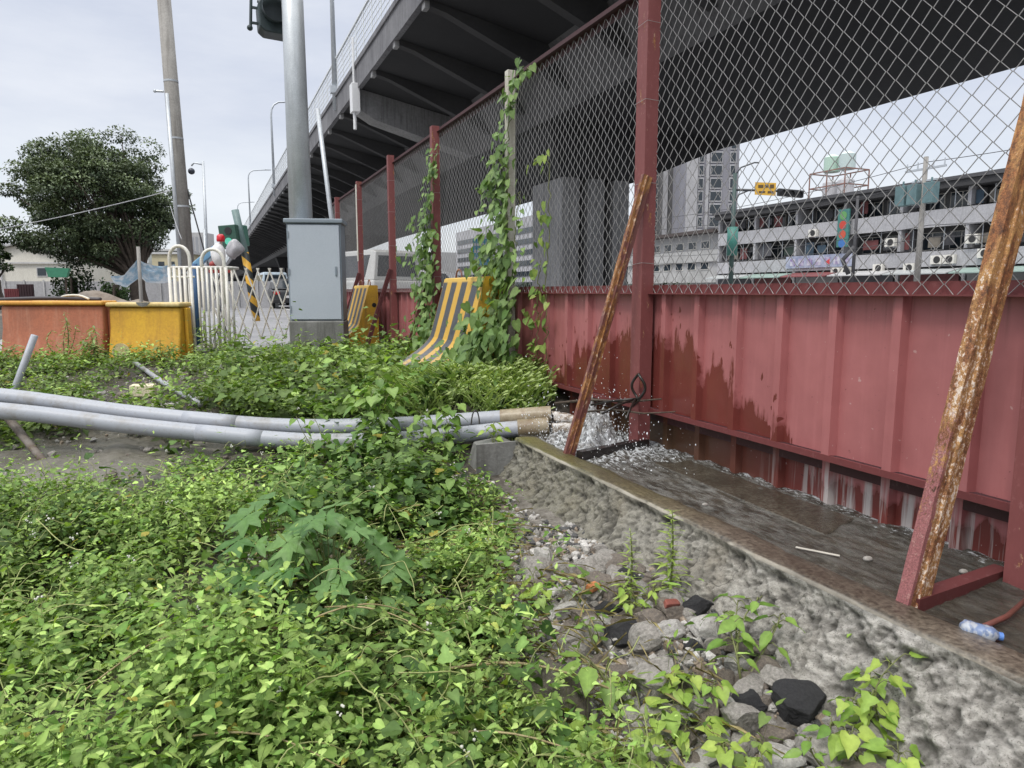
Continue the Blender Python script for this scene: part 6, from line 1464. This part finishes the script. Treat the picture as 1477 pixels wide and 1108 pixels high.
# leafy weeds in the rubble
bright = ((.20, .33, .06), (.36, .46, .10)); mid = ((.12, .23, .04), (.22, .34, .075))
def stems_from(base, ends): return [(base[0] + dx, base[1] + dy, base[2] + h) for dx, dy, h in ends]
bs_ = P3(1.40, 1.50); plant('leafy_weed', 'bushy green weed on a leaning stem in front of the curb, middle of the rubble', bs_, stems_from(bs_, [(.10, .14, .20), (.16, .10, .22), (.06, .16, .16), (.20, .06, .17)]), ('ovate', 8, .065, *mid, .2), 71, stem_r=.0038)
bs_ = P3(1.22, 1.50); plant('leafy_weed', 'low bright leafed weed left of the leaning bushy weed', bs_, stems_from(bs_, [(.03, .04, .10), (-.05, .02, .12), (.06, -.04, .09)]), ('heart', 8, .05, *bright, .2), 72)
def scat(name, label, pos, ends, spec, seed, **k): b_ = P3(*pos); plant(name, label, b_, stems_from(b_, ends), spec, seed, **k)
scat('bright_vine', 'bright yellow green heart leaved vine sprawling at the bottom centre', (1.02, 1.42), [(-.16, .02, .10), (.14, .06, .11), (.02, .16, .10), (-.05, -.14, .09), (.20, -.05, .07)], ('heart', 10, .062, *bright, .25), 73, cat='vine')
scat('bright_vine', 'bright yellow green vine climbing the curb at the bottom right', (1.62, 1.18), [(.02, .10, .14), (-.10, .06, .11), (.06, -.06, .10), (.05, .02, .22)], ('trilobe', 11, .058, *bright, .25), 74, cat='vine')
scat('bright_vine', 'yellow green vine leaves at the bottom edge below the asphalt chunk', (1.42, 1.04), [(-.12, .02, .10), (.10, .04, .10), (.02, .10, .12)], ('heart', 10, .056, *bright, .25), 75, cat='vine')
scat('bright_vine', 'yellow green vine in the lower middle left of the dark boulder', (.62, 1.55), [(-.18, .05, .14), (.10, .10, .15), (.05, -.12, .14), (.18, .02, .12), (-.08, .16, .16)], ('heart', 9, .066, *bright, .2), 76, cat='vine')
scat('leafy_weed', 'small green weed at the top left of the rubble above the pale rock', (1.02, 2.22), [(.04, .06, .16), (-.06, .03, .15), (.06, -.05, .11)], ('heart', 5, .06, *bright, .25), 77)
scat('leafy_weed', 'clump of large pale green leaves at the left rim of the rubble', (.80, 2.10), [(-.12, .06, .18), (.06, .08, .19), (.02, -.10, .15), (-.14, -.06, .15), (.12, -.02, .14)], ('heart', 6, .066, (.14, .25, .06), (.26, .37, .10), .25), 78)
scat('leafy_weed', 'drooping leaved weed on a thick slanting stalk beside the dark boulder', (1.02, 1.62), [(-.10, .08, .20), (-.02, .10, .12)], ('ovate', 4, .09, *mid, .6), 79, stem_r=.0045)
scat('leafy_weed', 'low green weed in the rubble at the bottom edge left of the asphalt chunk', (1.20, 1.22), [(.05, .06, .10), (-.08, .03, .12), (.02, -.06, .09)], ('heart', 8, .05, *bright, .25), 181)
scat('leafy_weed', 'small weed between the two large pale rocks in the rubble', (1.12, 1.86), [(.04, .03, .10), (-.04, .04, .11)], ('ovate', 7, .04, *mid, .2), 182)
scat('leafy_weed', 'yellowish weed sprouting beside the smaller feathery weed', (1.34, 1.98), [(.05, -.03, .10), (-.06, .0, .12), (-.02, -.05, .07)], ('ovate', 8, .045, *bright, .3), 183)
scat('creeping_weed', 'thin creeping weed scrambling up the face of the curb at right', (1.70, 1.34), [(.02, .05, .20), (.0, -.03, .12), (-.03, .12, .10)], ('ovate', 5, .032, *bright, .1), 80)
scat('leafy_weed', 'small weed with an orange flower below the bushy weed', (1.40, 1.17), [(.03, .02, .12), (-.04, .03, .10)], ('ovate', 5, .045, *mid, .2), 81)
scat('leafy_weed', 'narrow leaved spiky weed in the carpet at lower left', (.02, 1.95), [(.02, .02, .32), (-.06, .03, .28), (.07, .0, .26)], ('lance', 10, .10, (.15, .25, .06), (.25, .35, .09), -.2), 82)
scat('leafy_weed', 'spiky weed in the carpet at bottom middle left of the dark boulder', (.32, 1.80), [(.02, .02, .26), (-.06, .03, .24)], ('lance', 9, .09, (.15, .25, .06), (.25, .35, .09), -.2), 83)
# plants around the pipes
scat('tall_weed', 'leafy weed growing up over the middle of the two pipes', (1.02, 4.42), [(-.05, .10, .42), (.10, .12, .45), (-.16, .14, .36), (.20, .10, .40), (.02, .25, .5)], ('heart', 18, .085, (.09, .18, .04), (.25, .37, .11), .5), 84)
scat('tall_weed', 'leafy weed hanging over the pipes beside the concrete block', (1.32, 4.22), [(.04, .12, .34), (.14, .06, .36), (-.08, .14, .32)], ('heart', 16, .075, (.10, .19, .04), (.26, .38, .11), .5), 85)
scat('tall_weed', 'dark leafy weed below the pipes at the middle of the photo', (.72, 4.18), [(-.10, .0, .22), (.12, .02, .25), (.02, -.12, .2), (.16, -.12, .2)], ('heart', 15, .075, (.06, .13, .03), (.17, .27, .08), .5), 86)
scat('tall_weed', 'small vine resting on the pipes left of the larger weed', (.62, 4.45), [(-.04, .12, .30), (-.14, .16, .30)], ('heart', 6, .07, *mid, .5), 87)
scat('tall_weed', 'small bright weed at the end of the curb by the pipe mouths', (1.60, 4.02), [(.10, .05, .24), (-.02, .06, .26), (.06, .10, .28)], ('heart', 6, .06, *bright, .4), 88)
# grass tuft
def tuft(label, pos, n, h, R, seed):
    rng = np.random.default_rng(seed); o_ = Leaves(); az = rng.uniform(0, 6.28, n); r = R * np.sqrt(rng.random(n)); x = pos[0] + r * np.cos(az); y = pos[1] + r * np.sin(az); g = ground(x, y)
    az2 = rng.uniform(0, 6.28, n); hh = h * rng.uniform(.5, 1.2, n)
    c = green(rng, n, (.26, .37, .11), (.48, .58, .24))
    o_.add('lance', np.stack([x, y, g], -1), np.stack([.5 * np.cos(az2), .5 * np.sin(az2), rng.uniform(.9, 1.6, n)], -1), np.stack([-np.cos(az2), -np.sin(az2), .8 + 0 * x], -1), hh, c, .20, 1.5)
    tag(o_.build('grass_tuft', M['leaf']), label, 'grass', kind=None)
tuft('tuft of fine green grass against the red fence above the pipes', (2.02, 4.95), 1300, .24, .40, 91)
tuft('smaller tuft of grass between the striped barrier and the pipes', (1.45, 5.0), 900, .24, .3, 92)
# tall weeds before the barriers and the cage
def tallweed(label, pos, h, seed, n=34, sz=.09, br=4, ca=(.13, .19, .06), cb_=(.25, .33, .12)):
    b_ = P3(*pos); rng = np.random.default_rng(seed)
    ends = [(rng.normal(0, .03), rng.normal(0, .03), h)] + [(rng.normal(0, .11), rng.normal(0, .11), h * rng.uniform(.5, .85)) for _ in range(br)]
    plant('tall_weed', label, b_, stems_from(b_, ends), ('lance', n, sz, ca, cb_, .15), seed, stem_r=.005)
tallweed('tall pale weed in front of the middle of the orange barrier', (-1.62, 9.75), .62, 93, 22, .075, 4)
tallweed('bushier pale weed in front of the orange barrier, right of the tall one', (-1.28, 9.35), .48, 94, 24, .10, 6)
tallweed('weed before the foot of the yellow barrier', (-.55, 9.3), .28, 95, 18, .09, 5)
tallweed('light green weed rising before the bars of the white cage', (-.02, 9.3), .62, 96, 16, .11, 4, (.16, .24, .06), (.30, .38, .12))
tallweed('light green weed between the cage and the folding gate', (.28, 9.2), .50, 97, 16, .11, 4, (.16, .24, .06), (.30, .38, .12))
tallweed('green weed at the foot of the grey cabinet', (1.05, 8.9), .32, 98, 16, .09, 5)
tallweed('small weed in front of the folding gate', (.75, 9.3), .28, 99, 14, .08, 4)
tallweed('green weed at the far left behind the grey stake', (-2.05, 9.0), .35, 100, 14, .09, 5)

# ------------------------------------------------------------------ vines on the fence
def vine(label, paths, seed, n, size, spread, ca, cb_, base):
    rng = np.random.default_rng(seed); o = thing('climbing_vine', label, 'vine', base); b = MB(); LV = Leaves()
    for path, cnt, sp_, sz in paths:
        pts = smoothpath(path, 40); pts = [p + Vector((rng.normal(0, .008), rng.normal(0, .015), rng.normal(0, .01))) for p in pts]
        b.tube(pts, .004, 5)
        for k in range(cnt):
            t = rng.random() * (len(pts) - 1); i = int(t); p = np.array(pts[i].lerp(pts[min(i + 1, len(pts) - 1)], t - i)); low = 1 - i / len(pts)
            q = p + np.array([-abs(rng.normal(0, sp_ * .5)) - .012, rng.normal(0, sp_), rng.normal(0, sp_ * .6)])
            d = np.array([-.35 + rng.normal(0, .35), rng.normal(0, .55), -.75 + rng.normal(0, .35)]); up = np.array([-1.0 + rng.normal(0, .3), rng.normal(-.25, .35), .75])
            LV.add('heart', q, d, up, size * sz * rng.uniform(.6, 1.2), green(rng, 1, ca, cb_) * rng.uniform(.75, 1.2), rng.uniform(.85, 1.1), rng.uniform(.4, 1.3))
    b.build('stem', M['stem'], o, smooth=True); LV.build('foliage', M['vineleaf'], o); return o
va, vb = (.11, .195, .06), (.22, .315, .11)
py3, py4 = post_y[3], post_y[4]
vine('thick leafy vine climbing the red post left of the cream post', [
    ([(2.30, py4 - .35, -.75), (2.31, py4 - .2, -.4), (2.31, py4 - .08, .1), (2.31, py4 - .05, .7)], 520, .19, 1.0),
    ([(2.31, py4 - .05, .3), (2.31, py4 - .06, .8), (2.33, py4 - .12, 1.2), (2.36, py4 - .22, 1.55)], 120, .085, .85),
    ([(2.22, py4 + .1, -.8), (2.22, py4 - .3, -.6), (2.12, py4 - .7, -.45)], 260, .2, 1.05)], 111, 0, .085, 0, va, vb, (2.3, py4 - .3, -.76))
vine('leafy vine winding up the cream post to the top rail', [
    ([(2.33, py3 + .15, -.7), (2.34, py3 + .12, -.2), (2.35, py3 + .12, .4), (2.35, py3 + .10, .85), (2.36, py3 + .06, 1.05)], 260, .11, .95),
    ([(2.35, py3 - .02, .5), (2.35, py3 - .06, 1.0), (2.35, py3 - .10, 1.4), (2.37, py3 - .2, 1.62), (2.38, py3 - .45, 1.70)], 120, .075, .9),
    ([(2.35, py3 - .08, -.3), (2.35, py3 - .2, .1), (2.36, py3 - .2, .5), (2.37, py3 - .25, .8)], 75, .10, .85)], 112, 0, .085, 0, va, vb, (2.33, py3 + .1, -.76))
vine('sparse vine hanging on the mesh and red sheet right of the cream post', [
    ([(2.38, 4.86, -.72), (2.38, 4.80, -.3), (2.39, 4.86, .1), (2.39, 4.78, .5), (2.39, 4.82, 1.0)], 42, .06, .95),
    ([(2.38, 5.05, -.7), (2.38, 4.98, -.4), (2.39, 5.0, -.1), (2.39, 4.95, .25)], 40, .07, .8)], 113, 0, .082, 0, (.13, .22, .05), (.30, .38, .10), (2.38, 4.9, -.76))
vine('mass of heart shaped leaves piled between the striped barrier and the fence', [
    ([(2.25, 5.40, -.72), (2.27, 5.42, -.3), (2.3, 5.46, .1), (2.34, 5.60, .35)], 300, .19, 1.15),
    ([(2.22, 5.30, -.70), (2.15, 5.25, -.45), (2.05, 5.25, -.40), (1.95, 5.2, -.55)], 210, .2, 1.2)], 114, 0, .09, 0, va, vb, (2.2, 5.35, -.76))
# green runners threading over the carpet
rng = np.random.default_rng(177); b = MB()
for k in range(230):
    D = math.exp(rng.uniform(math.log(1.35), math.log(4.2))); l = rng.uniform(-.85, .35) * D; x, y = l * CS + D * SN, -l * SN + D * CS
    if float(weed_density(np.array([x]), np.array([y]))[0]) < .15: continue
    az = rng.uniform(0, 6.28); st = rng.uniform(.03, .07); h = rng.uniform(.10, .26); pts = []
    for q in range(7):
        pts.append(P3(x, y, max(.02, h + .05 * math.sin(q * .9 + az) + rng.normal(0, .012)))); az += rng.normal(0, .35); x += st * math.cos(az); y += st * math.sin(az)
        if x > 1.35: break
    if len(pts) > 3: b.tube(smoothpath(pts, 18), rng.uniform(.0011, .0024), 4)
tag(b.build('runner_stems', surf('pale_runner', (.34, .36, .14), (.22, .26, .09), 9, .6, .1, 80), smooth=True), 'thin pale green runners threading through the low weeds', 'runners', kind='stuff')
# dry stems in the foreground
rng = np.random.default_rng(77)
dry = [((.58, 1.85), (1.02, 1.60), .14, .10, .0045, 'long dry straw coloured stem crossing in front of the dark boulder'), ((.42, 1.62), (.80, 1.30), .10, .16, .003, 'thin dry stem bent over the bottom edge of the photo'),
       ((.25, 2.1), (.62, 2.2), .26, .12, .003, 'pale dry stem lying over weeds right of the lobed weed'), ((-.35, 2.0), (.02, 2.1), .22, .26, .0025, 'thin pale stem arching through weeds at lower left'),
       ((.30, 2.25), (.66, 2.05), .20, .10, .003, 'second pale dry stem below the lobed weed'), ((-.1, 1.7), (.25, 1.5), .2, .16, .0025, 'yellowish stem at the bottom left part of the weeds')]
for p, q, h0, h1, r, lab in dry:
    b = MB(); b.tube(stem_pts(P3(*p, h0), P3(*q, h1), (0, 0, .05), 10), [r] * 5 + [r * .8] * 5, 6); tag(b.build('dry_stem', M['straw'], smooth=True), lab, 'dry stem')
V = Leaves()
for k in range(900):
    x, y = rng.uniform(.15, 1.3), rng.uniform(1.3, 3.6)
    if rng.random() > .9 and x > 1.1: continue
    az = rng.uniform(0, 6.28); V.add('lance', np.array(P3(x, y, rng.uniform(.01, .09))), np.array([math.cos(az), math.sin(az), rng.normal(0, .25)]), np.array([0, 0, 1.]), rng.uniform(.08, .28), np.array([.30, .25, .12]) * rng.uniform(.5, 1.3), .09, .8)
tag(V.build('straw_litter', M['leaf'], base=(.7, 2.3, -1.25)), 'dead straw and thin stalks littering the soil among the weeds', 'straw', kind='stuff')

# ------------------------------------------------------------------ sky, sun, camera
w = bpy.data.worlds.new('World'); bpy.context.scene.world = w; w.use_nodes = True; nt = w.node_tree
for n in list(nt.nodes): nt.nodes.remove(n)
out = nt.nodes.new('ShaderNodeOutputWorld')
SUN_EL, SUN_AZ = math.radians(58), math.radians(-120)     # sun behind the left shoulder, veiled by cloud
sky = nt.nodes.new('ShaderNodeTexSky'); sky.sky_type = 'NISHITA'; sky.sun_disc = False; sky.sun_elevation = SUN_EL; sky.sun_rotation = SUN_AZ; sky.air_density = 1.5; sky.dust_density = 5; sky.ozone_density = 1
bg1 = nt.nodes.new('ShaderNodeBackground'); bg1.inputs[1].default_value = .05
skymix = mix(nt, .55, sky.outputs[0], (2.0, 2.0, 2.1)); nt.links.new(skymix, bg1.inputs[0])
tc = nt.nodes.new('ShaderNodeTexCoord'); sx = nt.nodes.new('ShaderNodeSeparateXYZ'); nt.links.new(tc.outputs['Generated'], sx.inputs[0])
elev = ramp(nt, sx.outputs[2], [(0, (.50, .50, .49)), (.02, (.80, .83, .85)), (.10, (.74, .79, .86)), (.22, (.62, .655, .75)), (.38, (.57, .605, .70)), (.5, (.64, .68, .79)), (.72, (1., 1., 1.)), (1, (1., 1., 1.))])
mp = nt.nodes.new('ShaderNodeMapping'); mp.inputs['Scale'].default_value = (1.2, 1.2, 4.5); nt.links.new(tc.outputs['Generated'], mp.inputs[0])
cl = noise(nt, mp.outputs[0], 2.6, 7, .58)
cloud = mix(nt, .8, elev, ramp(nt, cl, [(.3, .36), (.7, .64)]), 'OVERLAY')
zen = nd(nt, 'ShaderNodeMapRange', i_1=.36, i_2=.95, i_3=1.0, i_4=2.5); nt.links.new(sx.outputs[2], zen.inputs[0])
bg2 = nt.nodes.new('ShaderNodeBackground'); nt.links.new(cloud, bg2.inputs[0]); nt.links.new(zen.outputs[0], bg2.inputs[1])
add = nt.nodes.new('ShaderNodeAddShader'); nt.links.new(bg1.outputs[0], add.inputs[0]); nt.links.new(bg2.outputs[0], add.inputs[1]); nt.links.new(add.outputs[0], out.inputs[0])
sd = bpy.data.lights.new('Sun', 'SUN'); sd.energy = 1.5; sd.angle = math.radians(11); sd.color = (1, .97, .92)
so = bpy.data.objects.new('Sun', sd); C.objects.link(so)
sv = Vector((math.sin(SUN_AZ) * math.cos(SUN_EL), math.cos(SUN_AZ) * math.cos(SUN_EL), math.sin(SUN_EL)))
so.rotation_euler = sv.to_track_quat('Z', 'Y').to_euler(); so.location = (0, 0, 20)
cd = bpy.data.cameras.new('Camera'); cam = bpy.data.objects.new('Camera', cd); C.objects.link(cam)
cd.sensor_width = 36; cd.lens = 36 * F / 1477; cd.clip_end = 5000; cd.clip_start = .05
cam.rotation_euler = (PI / 2 - PITCH, 0, -YAW); bpy.context.scene.camera = cam
for o in bpy.data.objects:
    if o.parent is None and o.type in ('MESH', 'EMPTY', 'CAMERA'): o.location.z += LIFT
sc = bpy.context.scene
sc.view_settings.view_transform = 'Standard'; sc.view_settings.look = 'None'; sc.view_settings.exposure = 0
sc.render.engine = 'CYCLES'; sc.cycles.max_bounces = 6; sc.cycles.transparent_max_bounces = 6; sc.cycles.use_denoising = True
